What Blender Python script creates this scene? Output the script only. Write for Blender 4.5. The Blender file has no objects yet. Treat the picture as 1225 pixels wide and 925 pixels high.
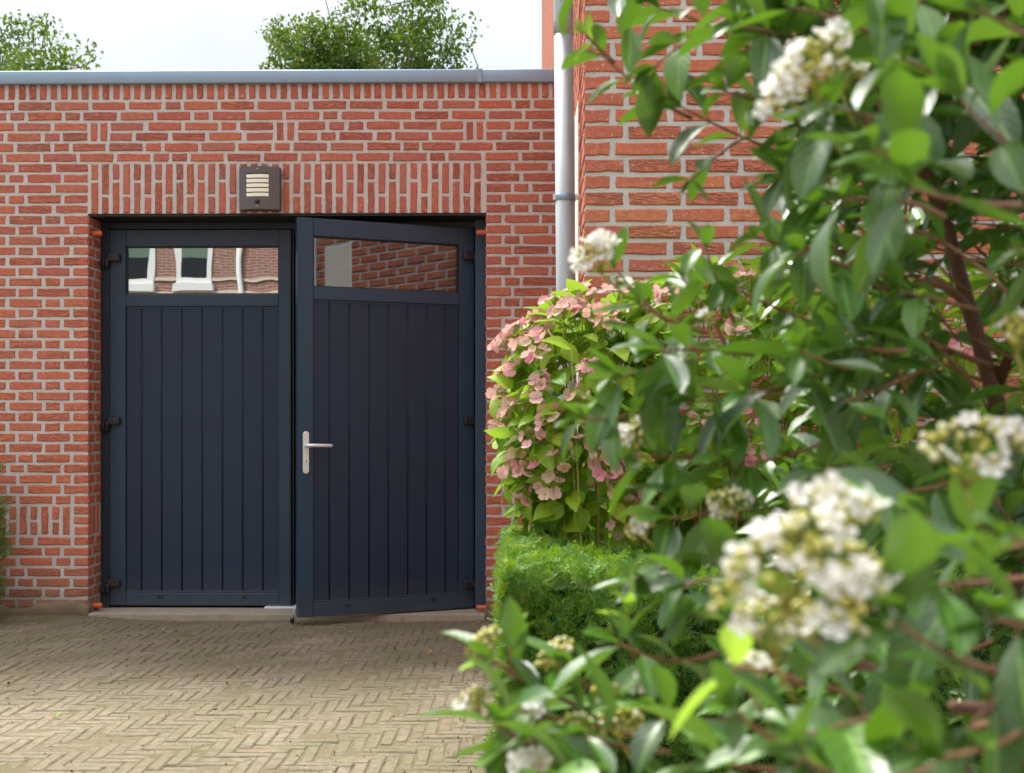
import bpy, bmesh, math, random
import numpy as np
from mathutils import Vector, Matrix, Euler
random.seed(7); rng = np.random.default_rng(7)
sc = bpy.context.scene; COL = sc.collection
# ------------------------------------------------------------------ camera, light
F = 1400.0; CX = 612.5; HZ = 503.0; YAW = math.radians(0.8); CH = 1.19
cs, sn = math.cos(YAW), math.sin(YAW)
cam = bpy.data.cameras.new('camera'); co = bpy.data.objects.new('camera', cam); COL.objects.link(co)
co.location = (0, 0, CH); co.rotation_euler = (math.radians(90), 0, YAW)
cam.sensor_width = 36; cam.lens = F/1225*36; cam.shift_y = (HZ-462.5)/1225
cam.clip_start = 0.05; cam.clip_end = 2000
cam.dof.use_dof = True; cam.dof.focus_distance = 6.2; cam.dof.aperture_fstop = 5.2
sc.camera = co
SUN_EL, SUN_AZ = math.radians(58), math.radians(-32)      # sun stands high behind the garage, to the left (azimuth from +Y)
w = bpy.data.worlds.new('World'); sc.world = w; w.use_nodes = True
wn = w.node_tree; wn.nodes.clear()
wo = wn.nodes.new('ShaderNodeOutputWorld'); bg = wn.nodes.new('ShaderNodeBackground')
sky = wn.nodes.new('ShaderNodeTexSky'); sky.sky_type = 'NISHITA'; sky.sun_disc = False
sky.sun_elevation = SUN_EL; sky.sun_rotation = SUN_AZ
tc = wn.nodes.new('ShaderNodeTexCoord'); nz = wn.nodes.new('ShaderNodeTexNoise')
nz.inputs['Scale'].default_value = 2.2; nz.inputs['Detail'].default_value = 5
rp = wn.nodes.new('ShaderNodeMapRange'); rp.inputs['From Min'].default_value = .3; rp.inputs['From Max'].default_value = .62
rp.inputs['To Min'].default_value = .72; rp.inputs['To Max'].default_value = .95
mx = wn.nodes.new('ShaderNodeMix'); mx.data_type = 'RGBA'; 
L_ = wn.links.new
L_(tc.outputs['Generated'], nz.inputs['Vector']); L_(nz.outputs['Fac'], rp.inputs['Value']); L_(rp.outputs[0], mx.inputs[0])

# cloud deck: brighter towards the zenith as an overcast sky is (a third as bright at the horizon), with soft billows
sx_ = wn.nodes.new('ShaderNodeSeparateXYZ'); L_(tc.outputs['Generated'], sx_.inputs[0])
def wm(op, a, b, clamp=False):
    n = wn.nodes.new('ShaderNodeMath'); n.operation = op; n.use_clamp = clamp
    for i, v in ((0, a), (1, b)):
        if isinstance(v, bpy.types.NodeSocket): L_(v, n.inputs[i])
        else: n.inputs[i].default_value = v
    return n.outputs[0]
nz2 = wn.nodes.new('ShaderNodeTexNoise'); nz2.inputs['Scale'].default_value = 3.2; nz2.inputs['Detail'].default_value = 4; L_(tc.outputs['Generated'], nz2.inputs['Vector'])
grad = wm('ADD', wm('MULTIPLY', wm('MAXIMUM', sx_.outputs[2], 0.0), 1.0), .06)
br_ = wm('MULTIPLY', grad, wm('ADD', wm('MULTIPLY', nz2.outputs['Fac'], .5), .75))
sc_c = wn.nodes.new('ShaderNodeVectorMath'); sc_c.operation = 'SCALE'; sc_c.inputs[0].default_value = (6.9, 6.95, 7.15); L_(br_, sc_c.inputs['Scale']); L_(sc_c.outputs[0], mx.inputs[7])
L_(sky.outputs[0], mx.inputs[6]); L_(mx.outputs[2], bg.inputs['Color']); L_(bg.outputs[0], wo.inputs[0])
bg.inputs['Strength'].default_value = 0.1
sun = bpy.data.lights.new('sun', 'SUN'); so = bpy.data.objects.new('sun', sun); COL.objects.link(so)
sun.energy = 1.9; sun.angle = math.radians(16); sun.color = (1, .95, .87)
sd = Vector((math.sin(SUN_AZ)*math.cos(SUN_EL), math.cos(SUN_AZ)*math.cos(SUN_EL), math.sin(SUN_EL)))
so.rotation_euler = sd.to_track_quat('Z', 'Y').to_euler()
vs = sc.view_settings; vs.view_transform = 'Standard'; vs.look = 'None'; vs.gamma = 1; vs.exposure = 1.92
# ------------------------------------------------------------------ geometry of the place <-> photo
def pxX(px, Y):
    t = (px-CX)/F; return Y*(t*cs-sn)/(cs+t*sn)
def pyZ(py, X, Y): return CH+(HZ-py)/F*(-X*sn+Y*cs)
def un(px, py, Z):
    t = (px-CX)/F*Z; return Vector((-sn*Z+cs*t, cs*Z+sn*t, CH+(HZ-py)/F*Z))
def proj(p):
    zc = -p[0]*sn+p[1]*cs; return (CX+F*(p[0]*cs+p[1]*sn)/zc, HZ-F*(p[2]-CH)/zc, zc)
# ------------------------------------------------------------------ material helpers
def newmat(name):
    m = bpy.data.materials.new(name); m.use_nodes = True; nt = m.node_tree
    return m, nt, nt.nodes['Principled BSDF']
def nd(nt, t, ins=None, **kw):
    n = nt.nodes.new('ShaderNode'+t)
    for k, v in kw.items(): setattr(n, k, v)
    for k, v in (ins or {}).items():
        if hasattr(v, 'is_output') or isinstance(v, bpy.types.NodeSocket): nt.links.new(v, n.inputs[k])
        else: n.inputs[k].default_value = v
    return n
def ramp(nt, fac, stops, interp='LINEAR'):
    r = nt.nodes.new('ShaderNodeValToRGB'); nt.links.new(fac, r.inputs[0]); cr = r.color_ramp; cr.interpolation = interp
    while len(cr.elements) < len(stops): cr.elements.new(.5)
    for e, (p, c) in zip(cr.elements, stops):
        e.position = p; e.color = (c[0], c[1], c[2], 1) if hasattr(c, '__len__') else (c, c, c, 1)
    return r.outputs[0]
def mix(nt, fac, a, b, bt='MIX'):
    n = nt.nodes.new('ShaderNodeMix'); n.data_type = 'RGBA'; n.blend_type = bt
    for i, v in ((0, fac), (6, a), (7, b)):
        if isinstance(v, bpy.types.NodeSocket): nt.links.new(v, n.inputs[i])
        elif i == 0: n.inputs[0].default_value = v
        else: n.inputs[i].default_value = (*v, 1)
    return n.outputs[2]
def math_(nt, op, a, b=0.0, clamp=False):
    n = nt.nodes.new('ShaderNodeMath'); n.operation = op; n.use_clamp = clamp
    for i, v in ((0, a), (1, b)):
        if isinstance(v, bpy.types.NodeSocket): nt.links.new(v, n.inputs[i])
        else: n.inputs[i].default_value = v
    return n.outputs[0]
def pos(nt): return nd(nt, 'NewGeometry').outputs['Position']
def noise(nt, vec, scale, detail=3, rough=.55, dist=0.0, dims='3D', w=None):
    n = nd(nt, 'TexNoise', noise_dimensions=dims); n.inputs['Scale'].default_value = scale; n.inputs['Detail'].default_value = detail
    n.inputs['Roughness'].default_value = rough; n.inputs['Distortion'].default_value = dist
    nt.links.new(vec, n.inputs['Vector'])
    if w is not None: nt.links.new(w, n.inputs['W'])
    return n.outputs['Fac']
def tone(nt):      # a random number per piece: per object, or per piece inside a joined mesh
    a = nd(nt, 'Attribute', attribute_name='tone'); o = nd(nt, 'ObjectInfo')
    return math_(nt, 'FRACT', math_(nt, 'ADD', a.outputs['Fac'], o.outputs['Random']))
def bump(nt, bs, h, strength, dist, prev=None):
    b = nd(nt, 'Bump'); b.inputs['Strength'].default_value = strength; b.inputs['Distance'].default_value = dist
    nt.links.new(h, b.inputs['Height'])
    if prev is not None: nt.links.new(prev, b.inputs['Normal'])
    nt.links.new(b.outputs[0], bs.inputs['Normal']); return b.outputs[0]
def simple(name, col, rough=.5, metal=0.0, var=.0, bs_=None, scale=30):
    m, nt, b = newmat(name); b.inputs['Roughness'].default_value = rough; b.inputs['Metallic'].default_value = metal
    n = noise(nt, pos(nt), scale, 5)
    c = mix(nt, n, tuple(x*(1-var) for x in col), tuple(x*(1+var) for x in col))
    nt.links.new(c, b.inputs['Base Color'])
    if bs_: bump(nt, b, n, bs_, .002)
    return m
def brick_mat(name, ramp_stops, dirt=True):
    m, nt, b = newmat(name); P = pos(nt); t = tone(nt)
    uv = nd(nt, 'UVMap').outputs[0]
    mp = nd(nt, 'Mapping', {'Vector': uv, 'Scale': (1, 4.2, 1)}).outputs[0]
    w4 = math_(nt, 'MULTIPLY', t, 37.0)
    crease = noise(nt, mp, 8, 3, .5, 1.6, '4D', w4)
    c = ramp(nt, t, ramp_stops)
    big = noise(nt, P, 1.1, 3); c = mix(nt, ramp(nt, big, [(.4, 0), (.7, .4)]), c, (.47, .165, .12))
    # fold marks of hand-moulded bricks: narrow darker creases
    cm = ramp(nt, crease, [(.40, 0), (.465, 1), (.49, 1), (.56, 0)])
    gate = ramp(nt, math_(nt, 'FRACT', math_(nt, 'MULTIPLY', t, 7.3)), [(.35, .08), (.8, 1)])
    cg = math_(nt, 'MULTIPLY', cm, gate)
    c = mix(nt, math_(nt, 'MULTIPLY', cg, .36), c, (.22, .08, .055))
    fine = noise(nt, P, 160, 4, .65); mid = noise(nt, P, 34, 4, .6)
    if dirt:      # the lower, left part of the garage wall was built of brighter orange bricks
        pz = nd(nt, 'SeparateXYZ', {'Vector': P}).outputs[2]
        c = mix(nt, ramp(nt, math_(nt, 'ADD', math_(nt, 'MULTIPLY', pz, .33), math_(nt, 'MULTIPLY', math_(nt, 'SUBTRACT', big, .5), .6)), [(.3, .5), (.85, 0)]), c, (.68, .20, .085))
    c = mix(nt, ramp(nt, mid, [(.34, .42), (.6, 0)]), c, (.30, .09, .065))
    c = mix(nt, ramp(nt, fine, [(.3, .3), (.6, 0)]), c, (.17, .055, .04))
    lime = noise(nt, P, 55, 4, .7)
    c = mix(nt, ramp(nt, lime, [(.60, 0), (.68, .6)]), c, (.66, .56, .49))
    if dirt:
        z = nd(nt, 'SeparateXYZ', {'Vector': P}).outputs[2]
        zz = math_(nt, 'ADD', z, math_(nt, 'MULTIPLY', noise(nt, P, 4, 4), .35))
        c = mix(nt, ramp(nt, zz, [(.24, .8), (.55, 0)]), c, (.22, .13, .085))
    nt.links.new(c, b.inputs['Base Color']); b.inputs['Roughness'].default_value = .88
    h = math_(nt, 'SUBTRACT', math_(nt, 'MULTIPLY', mid, .5), math_(nt, 'MULTIPLY', cg, .9))
    n1 = bump(nt, b, h, .9, .0045); bump(nt, b, fine, .6, .0016, n1)
    return m
M = {}
R1 = [(0, (.58, .155, .09)), (.18, (.49, .13, .09)), (.4, (.62, .18, .09)), (.6, (.46, .145, .11)), (.78, (.57, .16, .095)), (.92, (.48, .185, .12)), (1, (.42, .125, .10))]
R2 = [(0, (.66, .20, .10)), (.2, (.60, .165, .09)), (.42, (.74, .26, .11)), (.6, (.58, .17, .10)), (.8, (.70, .21, .09)), (1, (.55, .155, .09))]
M['brick'] = brick_mat('handmade_brick', R1); M['brick2'] = brick_mat('orange_brick', R2, False)
def mortar_mat(name, col, plinth=False):
    m, nt, b = newmat(name); P = pos(nt)
    a = noise(nt, P, 6, 4); f = noise(nt, P, 130, 4, .7); g = noise(nt, P, 38, 4, .6)
    c = mix(nt, a, tuple(x*.82 for x in col), tuple(min(1, x*1.13) for x in col))
    c = mix(nt, ramp(nt, f, [(.3, .45), (.6, 0)]), c, tuple(x*.5 for x in col))
    c = mix(nt, ramp(nt, g, [(.6, 0), (.72, .45)]), c, (.40, .19, .13))
    z = nd(nt, 'SeparateXYZ', {'Vector': P}).outputs[2]
    zz = math_(nt, 'ADD', z, math_(nt, 'MULTIPLY', noise(nt, P, 5, 4), .25))
    c = mix(nt, ramp(nt, zz, [(.12, .9), (.34, 0)]), c, (.17, .135, .085))
    nt.links.new(c, b.inputs['Base Color']); b.inputs['Roughness'].default_value = .95
    n1 = bump(nt, b, g, .7, .004); bump(nt, b, f, .6, .0015, n1); return m
M['mortar'] = mortar_mat('mortar', (.60, .59, .57))
M['plinth'] = simple('cement_render', (.19, .145, .09), .95, 0, .6, .8, 9)
def paint(name, col, rough, amp=.1):
    m, nt, b = newmat(name); P = pos(nt)
    d = noise(nt, P, 3, 4); f = noise(nt, P, 700, 2)
    c = mix(nt, d, tuple(x*(1-amp) for x in col), tuple(x*(1+amp) for x in col))
    z = nd(nt, 'SeparateXYZ', {'Vector': P}).outputs[2]
    dust = math_(nt, 'MULTIPLY', ramp(nt, math_(nt, 'ADD', z, math_(nt, 'MULTIPLY', noise(nt, P, 14, 5), .2)), [(.1, .35), (.36, 0)]), noise(nt, P, 40, 4))
    c = mix(nt, dust, c, (.2, .17, .13))
    nt.links.new(c, b.inputs['Base Color'])
    nt.links.new(ramp(nt, d, [(.3, rough-.05), (.7, rough+.07)]), b.inputs['Roughness'])
    bump(nt, b, f, .25, .0004); return m
M['frame'] = paint('slate_blue_paint', (.016, .043, .082), .36)
M['board'] = paint('slate_board_paint', (.017, .031, .062), .48)
for k_ in ('board',): M[k_].node_tree.nodes['Principled BSDF'].inputs['Specular IOR Level'].default_value = .35
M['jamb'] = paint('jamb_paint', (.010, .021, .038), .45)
M['black'] = simple('black_rubber', (.012, .012, .013), .6, 0, .2)
M['hinge'] = paint('hinge_coating', (.014, .017, .025), .22)
M['steel'] = simple('brushed_steel', (.80, .84, .88), .34, .45, .05)
M['zinc'] = simple('zinc', (.28, .39, .50), .42, .55, .10, .25, 9)
M['orange'] = simple('orange_plastic', (.62, .12, .045), .5, 0, .1)
M['lamp'] = simple('lamp_housing', (.118, .104, .107), .45, .2, .05)
M['diff'] = simple('lamp_diffuser', (.97, .98, .84), .35, 0, .03)
M['conc'] = simple('concrete', (.34, .29, .22), .9, 0, .3, .6, 14)
M['plaster'] = simple('cream_plaster', (.78, .74, .68), .85, 0, .06, .3, 60)
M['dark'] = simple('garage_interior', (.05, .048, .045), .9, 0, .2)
M['white'] = simple('white_paint', (.78, .78, .76), .45, 0, .03)
M['blind'] = simple('green_blind', (.55, .72, .58), .8, 0, .04)
M['band'] = simple('stone_band', (.62, .54, .43), .8, 0, .08)
M['soil'] = simple('soil', (.07, .05, .035), .95, 0, .4, .6, 20)
M['tile'] = simple('roof_tile', (.16, .07, .05), .7, 0, .2, .4, 20)
def pipe_mat():
    m, nt, b = newmat('weathered_zinc_pipe'); P = pos(nt)
    v = nd(nt, 'Mapping', {'Vector': P, 'Scale': (14, 14, 1.6)}).outputs[0]
    n = noise(nt, v, 3, 6, .6); s = noise(nt, P, 90, 3)
    c = mix(nt, n, (.30, .345, .365), (.50, .56, .58))
    c = mix(nt, ramp(nt, s, [(.62, 0), (.7, .5)]), c, (.25, .25, .25))
    nt.links.new(c, b.inputs['Base Color']); b.inputs['Metallic'].default_value = .1; b.inputs['Roughness'].default_value = .5
    bump(nt, b, n, .2, .001); return m
M['pipe'] = pipe_mat()
def glass_mat(name, refl, wav, sc_, tint=(.5, .53, .55)):
    m, nt, b = newmat(name); nt.nodes.remove(b)
    gl = nd(nt, 'BsdfGlossy'); gl.inputs['Roughness'].default_value = .0; gl.inputs['Color'].default_value = (.93, .97, 1, 1)
    tr = nd(nt, 'BsdfTransparent'); tr.inputs['Color'].default_value = (*tint, 1)
    lw = nd(nt, 'Fresnel'); lw.inputs['IOR'].default_value = 1.5
    fac = math_(nt, 'ADD', math_(nt, 'MULTIPLY', lw.outputs[0], .9), refl, True)
    v = nd(nt, 'Mapping', {'Vector': pos(nt), 'Scale': (1, 1, .6)}).outputs[0]
    bp = nd(nt, 'Bump'); bp.inputs['Strength'].default_value = 1; bp.inputs['Distance'].default_value = wav
    nt.links.new(noise(nt, v, sc_, 1, .4, .3), bp.inputs['Height']); nt.links.new(bp.outputs[0], gl.inputs['Normal'])
    ms = nd(nt, 'MixShader'); nt.links.new(fac, ms.inputs[0]); nt.links.new(tr.outputs[0], ms.inputs[1]); nt.links.new(gl.outputs[0], ms.inputs[2])
    nt.links.new(ms.outputs[0], nt.nodes['Material Output'].inputs[0]); return m
M['glass'] = glass_mat('reflecting_glass', .42, .0005, 4.0)
M['glass2'] = glass_mat('plain_glass', .11, .00008, 4)
M['house_glass'] = glass_mat('house_glass', .02, .0003, 3, (.92, .95, .93))
def paver_mat(name):
    m, nt, b = newmat(name); P = pos(nt); t = tone(nt)
    c = ramp(nt, t, [(0, (.205, .160, .095)), (.25, (.165, .13, .078)), (.5, (.225, .18, .11)), (.72, (.19, .152, .092)), (.9, (.205, .165, .10)), (.96, (.245, .17, .105)), (1, (.15, .12, .078))])
    dd = noise(nt, P, 5, 6, .7); c = mix(nt, ramp(nt, dd, [(.40, 0), (.56, .85)]), c, (.190, .160, .105))
    a = noise(nt, P, 1.3, 3); c = mix(nt, ramp(nt, a, [(.45, 0), (.68, .5)]), c, (.33, .28, .20))
    g = noise(nt, P, 2.3, 4); c = mix(nt, ramp(nt, g, [(.42, 0), (.62, .7)]), c, (.150, .138, .065))
    f = noise(nt, P, 120, 4, .7); k = noise(nt, P, 24, 4, .6)
    c = mix(nt, ramp(nt, f, [(.32, .5), (.55, 0)]), c, (.10, .08, .055))
    c = mix(nt, ramp(nt, k, [(.36, .55), (.55, 0)]), c, (.095, .077, .05))
    c = mix(nt, ramp(nt, f, [(.62, 0), (.7, .55)]), c, (.46, .42, .35))
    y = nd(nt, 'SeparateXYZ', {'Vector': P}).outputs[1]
    c = mix(nt, ramp(nt, math_(nt, 'ADD', math_(nt, 'MULTIPLY', math_(nt, 'SUBTRACT', y, 5.4), .4), math_(nt, 'MULTIPLY', g, .5)), [(.45, 0), (.85, .5)]), c, (.13, .11, .062))  # shading towards the garage wall painted into the colour, with an olive tint
    nt.links.new(c, b.inputs['Base Color']); b.inputs['Roughness'].default_value = .85
    n1 = bump(nt, b, k, .7, .004); bump(nt, b, f, .6, .0015, n1); return m
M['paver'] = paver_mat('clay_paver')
def joint_mat():
    m, nt, b = newmat('mossy_joint_sand'); P = pos(nt)
    a = noise(nt, P, 2.1, 4); f = noise(nt, P, 90, 4, .7)
    c = mix(nt, f, (.095, .078, .042), (.215, .175, .11))
    c = mix(nt, ramp(nt, a, [(.46, 0), (.62, .6)]), c, (.085, .09, .025))
    nt.links.new(c, b.inputs['Base Color']); b.inputs['Roughness'].default_value = 1; bump(nt, b, f, .8, .004); return m
M['joint'] = joint_mat()
def ground_mat():      # more of the same clay paving, beyond the pieces one can tell apart
    m, nt, b = newmat('far_paving'); P = pos(nt)
    br = nd(nt, 'TexBrick', {'Vector': P, 'Scale': 1.0, 'Mortar Size': .004, 'Brick Width': .2, 'Row Height': .05,
        'Color1': (.20, .16, .11, 1), 'Color2': (.16, .13, .09, 1), 'Mortar': (.09, .08, .045, 1)})
    c = mix(nt, ramp(nt, noise(nt, P, 2, 4), [(.4, 0), (.7, .5)]), br.outputs[0], (.16, .16, .07))
    nt.links.new(c, b.inputs['Base Color']); b.inputs['Roughness'].default_value = .9; return m
M['ground'] = ground_mat()
def far_brick():
    m, nt, b = newmat('far_brickwork'); P = pos(nt)
    s = nd(nt, 'SeparateXYZ', {'Vector': P}).outputs
    v = nd(nt, 'CombineXYZ', {'X': s[0], 'Y': s[2]}).outputs[0]
    br = nd(nt, 'TexBrick', {'Vector': v, 'Scale': 1.0, 'Mortar Size': .008, 'Brick Width': .22, 'Row Height': .0625,
        'Color1': (.32, .14, .10, 1), 'Color2': (.25, .11, .08, 1), 'Mortar': (.38, .33, .29, 1)})
    nt.links.new(br.outputs[0], b.inputs['Base Color']); b.inputs['Roughness'].default_value = .9; return m
M['far_brick'] = far_brick()
def leaf_mat(name, stops, back, rib, rough=.36, trans=.25, spec=.5, tcol=None, ribs=True):
    m, nt, b = newmat(name); t = tone(nt)
    uv = nd(nt, 'SeparateXYZ', {'Vector': nd(nt, 'UVMap').outputs[0]}).outputs
    c = ramp(nt, t, stops)
    c = mix(nt, ramp(nt, noise(nt, pos(nt), 60, 3), [(.35, .25), (.6, 0)]), c, tuple(x*.5 for x in stops[0][1]))
    d = math_(nt, 'ABSOLUTE', math_(nt, 'SUBTRACT', uv[1], .5))
    top = c
    if ribs:
        r = ramp(nt, d, [(.0, .8), (.035, .6), (.06, 0)])
        top = mix(nt, r, c, rib)
        vv = math_(nt, 'FRACT', math_(nt, 'SUBTRACT', math_(nt, 'MULTIPLY', uv[0], 7), math_(nt, 'MULTIPLY', d, 5)))
        vein = ramp(nt, vv, [(.0, 1), (.1, 0), (.9, 0), (1, 1)])
        top = mix(nt, math_(nt, 'MULTIPLY', vein, .22), top, rib)
    gb = nd(nt, 'NewGeometry').outputs['Backfacing']
    cc = mix(nt, gb, top, back)
    nt.links.new(cc, b.inputs['Base Color']); b.inputs['Roughness'].default_value = rough
    b.inputs['Specular IOR Level'].default_value = spec
    if ribs: bump(nt, b, vein, .35, -.0012)
    if name == 'viburnum_leaf': b.inputs['Coat Weight'].default_value = .2; b.inputs['Coat Roughness'].default_value = .36
    tl = nd(nt, 'BsdfTranslucent'); tm = mix(nt, .65, cc, tcol or (.25, .45, .03)); nt.links.new(tm, tl.inputs[0])
    ms = nd(nt, 'MixShader'); ms.inputs[0].default_value = trans
    nt.links.new(b.outputs[0], ms.inputs[1]); nt.links.new(tl.outputs[0], ms.inputs[2])
    nt.links.new(ms.outputs[0], nt.nodes['Material Output'].inputs[0]); return m
M['vib'] = leaf_mat('viburnum_leaf', [(0, (.012, .055, .006)), (.3, (.026, .100, .009)), (.6, (.050, .160, .012)), (.85, (.10, .24, .014)), (1, (.013, .062, .010))], (.07, .17, .035), (.19, .38, .06), .42, .19, .75, (.30, .62, .01))
M['vibnew'] = leaf_mat('young_leaf', [(0, (.16, .36, .03)), (.5, (.22, .44, .03)), (1, (.30, .50, .04))], (.25, .40, .10), (.4, .6, .15), .4, .45, .5, (.5, .8, .03))
M['hyd'] = leaf_mat('hydrangea_leaf', [(0, (.09, .25, .012)), (.3, (.20, .38, .014)), (.6, (.38, .52, .015)), (.8, (.14, .32, .02)), (.93, (.42, .50, .02)), (1, (.06, .19, .02))], (.20, .34, .07), (.34, .52, .08), .5, .35, .4, (.45, .75, .03))
M['yew'] = leaf_mat('yew_needle', [(0, (.025, .10, .010)), (.35, (.065, .21, .015)), (.6, (.11, .30, .018)), (.8, (.32, .48, .02)), (1, (.52, .55, .05))], (.10, .22, .05), (.1, .3, .05), .5, .3, .4, (.35, .6, .02), False)
M['thuja'] = leaf_mat('conifer_needle', [(0, (.05, .14, .05)), (.5, (.10, .24, .06)), (1, (.2, .36, .06))], (.10, .2, .06), (.1, .3, .05), .5, .3, .4, (.35, .6, .02), False)
M['tree'] = leaf_mat('tree_leaf', [(0, (.018, .055, .008)), (.3, (.040, .11, .012)), (.6, (.08, .18, .014)), (.85, (.18, .27, .018)), (1, (.27, .26, .03))], (.04, .10, .02), (.1, .3, .05), .6, .25, .3, (.30, .45, .03), False)
M['petal_w'] = leaf_mat('white_petal', [(0, (.92, .92, .90)), (1, (.95, .93, .91))], (.92, .92, .88), (.9, .9, .7), .6, .42, .3, (.95, .95, .92), False)
M['bud'] = leaf_mat('cream_bud', [(0, (.46, .47, .06)), (.35, (.58, .56, .12)), (.6, (.70, .66, .26)), (.8, (.88, .84, .62)), (1, (.42, .45, .06))], (.6, .6, .3), (.9, .9, .7), .45, .15, .4, (.8, .8, .4), False)
M['petal_p'] = leaf_mat('pink_petal', [(0, (.80, .22, .32)), (.25, (.84, .34, .42)), (.5, (.86, .50, .48)), (.68, (.72, .44, .30)), (.82, (.78, .62, .42)), (1, (.80, .36, .48))], (.78, .50, .48), (.8, .3, .3), .6, .35, .3, (.9, .5, .5), False)
M['hyd_bud'] = simple('hydrangea_fertile_bud', (.26, .30, .05), .7, 0, .4, None, 200)
M['twig'] = simple('reddish_twig', (.24, .115, .06), .6, 0, .25, .4, 80)
M['bark'] = simple('brown_bark', (.13, .062, .038), .75, 0, .35, .7, 50)
M['stalk'] = simple('green_stalk', (.34, .33, .07), .55, 0, .25, None, 60)
M['tbark'] = simple('grey_bark', (.12, .10, .08), .85, 0, .3, .7, 14)
M['hcore'] = simple('hedge_dark_core', (.02, .045, .010), .95, 0, .5, .8, 60)  # dark green for the filler box inside the hedge
M['dry'] = simple('dry_leaf', (.36, .15, .05), .8, 0, .3, .5, 60)
# ------------------------------------------------------------------ mesh helpers
class MB:
    def __init__(s): s.v = []; s.f = []; s.uv = []; s.t = []; s.n = 0; s.mi = []
    def add(s, v, f, uv=None, t=0.0, mi=0):
        v = np.asarray(v, float); s.v.append(v)
        s.f += [tuple(i+s.n for i in q) for q in f]; s.mi += [mi]*len(f)
        s.uv.append(np.asarray(uv, float) if uv is not None else v[:, [0, 2]]); s.t.append(np.full(len(v), t) if np.isscalar(t) else np.asarray(t))
        s.n += len(v); return s
    def box(s, x0, x1, y0, y1, z0, z1, mi=0):
        v = [(x, y, z) for x in (x0, x1) for y in (y0, y1) for z in (z0, z1)]
        return s.add(v, [(0, 1, 3, 2), (4, 6, 7, 5), (0, 4, 5, 1), (2, 3, 7, 6), (0, 2, 6, 4), (1, 5, 7, 3)], None, 0.0, mi)
    def bbox(s, x0, x1, y0, y1, z0, z1, b=.003, seg=2, t=0.0):
        bm = bmesh.new(); bmesh.ops.create_cube(bm, size=1)
        for p in bm.verts: p.co = ((x0+x1)/2+p.co.x*(x1-x0), (y0+y1)/2+p.co.y*(y1-y0), (z0+z1)/2+p.co.z*(z1-z0))
        bmesh.ops.bevel(bm, geom=bm.edges[:], offset=b, segments=seg, affect='EDGES', profile=.5)
        bm.verts.index_update(); s.add([tuple(p.co) for p in bm.verts], [[q.index for q in f.verts] for f in bm.faces], None, t); bm.free(); return s
    def tube(s, pts, r, n=7, t=0.0, caps=True):
        pts = [Vector(p) for p in pts]; k = len(pts)
        if not hasattr(r, '__len__'): r = [r]*k
        vs_ = []; up = Vector((.13, .21, .97))
        for i, p in enumerate(pts):
            d = (pts[min(i+1, k-1)]-pts[max(i-1, 0)]).normalized()
            a = d.cross(up); a = a.normalized() if a.length > .05 else d.cross(Vector((1, 0, 0))).normalized(); b = d.cross(a)
            for j in range(n):
                q = 2*math.pi*j/n; vs_.append(p+(a*math.cos(q)+b*math.sin(q))*r[i])
        fs = [(i*n+j, i*n+(j+1) % n, (i+1)*n+(j+1) % n, (i+1)*n+j) for i in range(k-1) for j in range(n)]
        if caps: fs += [tuple(range(n-1, -1, -1)), tuple(range((k-1)*n, k*n))]
        return s.add([tuple(v) for v in vs_], fs, None, t)
    def inst(s, tp, mtx, t=0.0, uo=(0, 0)):
        A = np.array(mtx); v = tp[0] @ A[:3, :3].T + A[:3, 3]
        return s.add(v, tp[1], tp[2]+np.array(uo), t)
    def mesh(s, name, mat, smooth=False):
        me = bpy.data.meshes.new(name); me.from_pydata(np.concatenate(s.v).tolist(), [], s.f)
        uv = np.concatenate(s.uv); lay = me.uv_layers.new(name='UVMap')
        li = np.zeros(len(me.loops), int); me.loops.foreach_get('vertex_index', li)
        lay.data.foreach_set('uv', uv[li].astype('f').ravel())
        t = np.concatenate(s.t)
        if t.any():
            a = me.attributes.new('tone', 'FLOAT', 'POINT'); a.data.foreach_set('value', t.astype('f'))
        for m in (mat if isinstance(mat, (list, tuple)) else [mat]): me.materials.append(m)
        if any(s.mi): me.polygons.foreach_set('material_index', s.mi)
        if smooth: me.polygons.foreach_set('use_smooth', [True]*len(me.polygons))
        me.update(); return me
def put(name, me, parent=None, loc=(0, 0, 0), world=True, mtx=None, **props):
    o = bpy.data.objects.new(name, me); COL.objects.link(o)
    if parent is not None:
        o.parent = parent
        off = Matrix.Translation(-Vector(root_loc(parent))) if world else Matrix()
    else: off = Matrix()
    o.matrix_local = off @ (mtx if mtx is not None else Matrix.Translation(loc))
    for k, v in props.items(): o[k] = v
    return o
def root_loc(p):      # only un-rotated parents are given world coordinates
    l = Vector((0, 0, 0))
    while p is not None: l += p.location; p = p.parent
    return l
def thing(name, label, cat, loc=(0, 0, 0), rz=0, **kw):
    o = bpy.data.objects.new(name, None); COL.objects.link(o); o.location = loc; o.rotation_euler = (0, 0, rz)
    o.empty_display_size = .1; o['label'] = label; o['category'] = cat
    for k, v in kw.items(): o[k] = v
    return o
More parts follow.
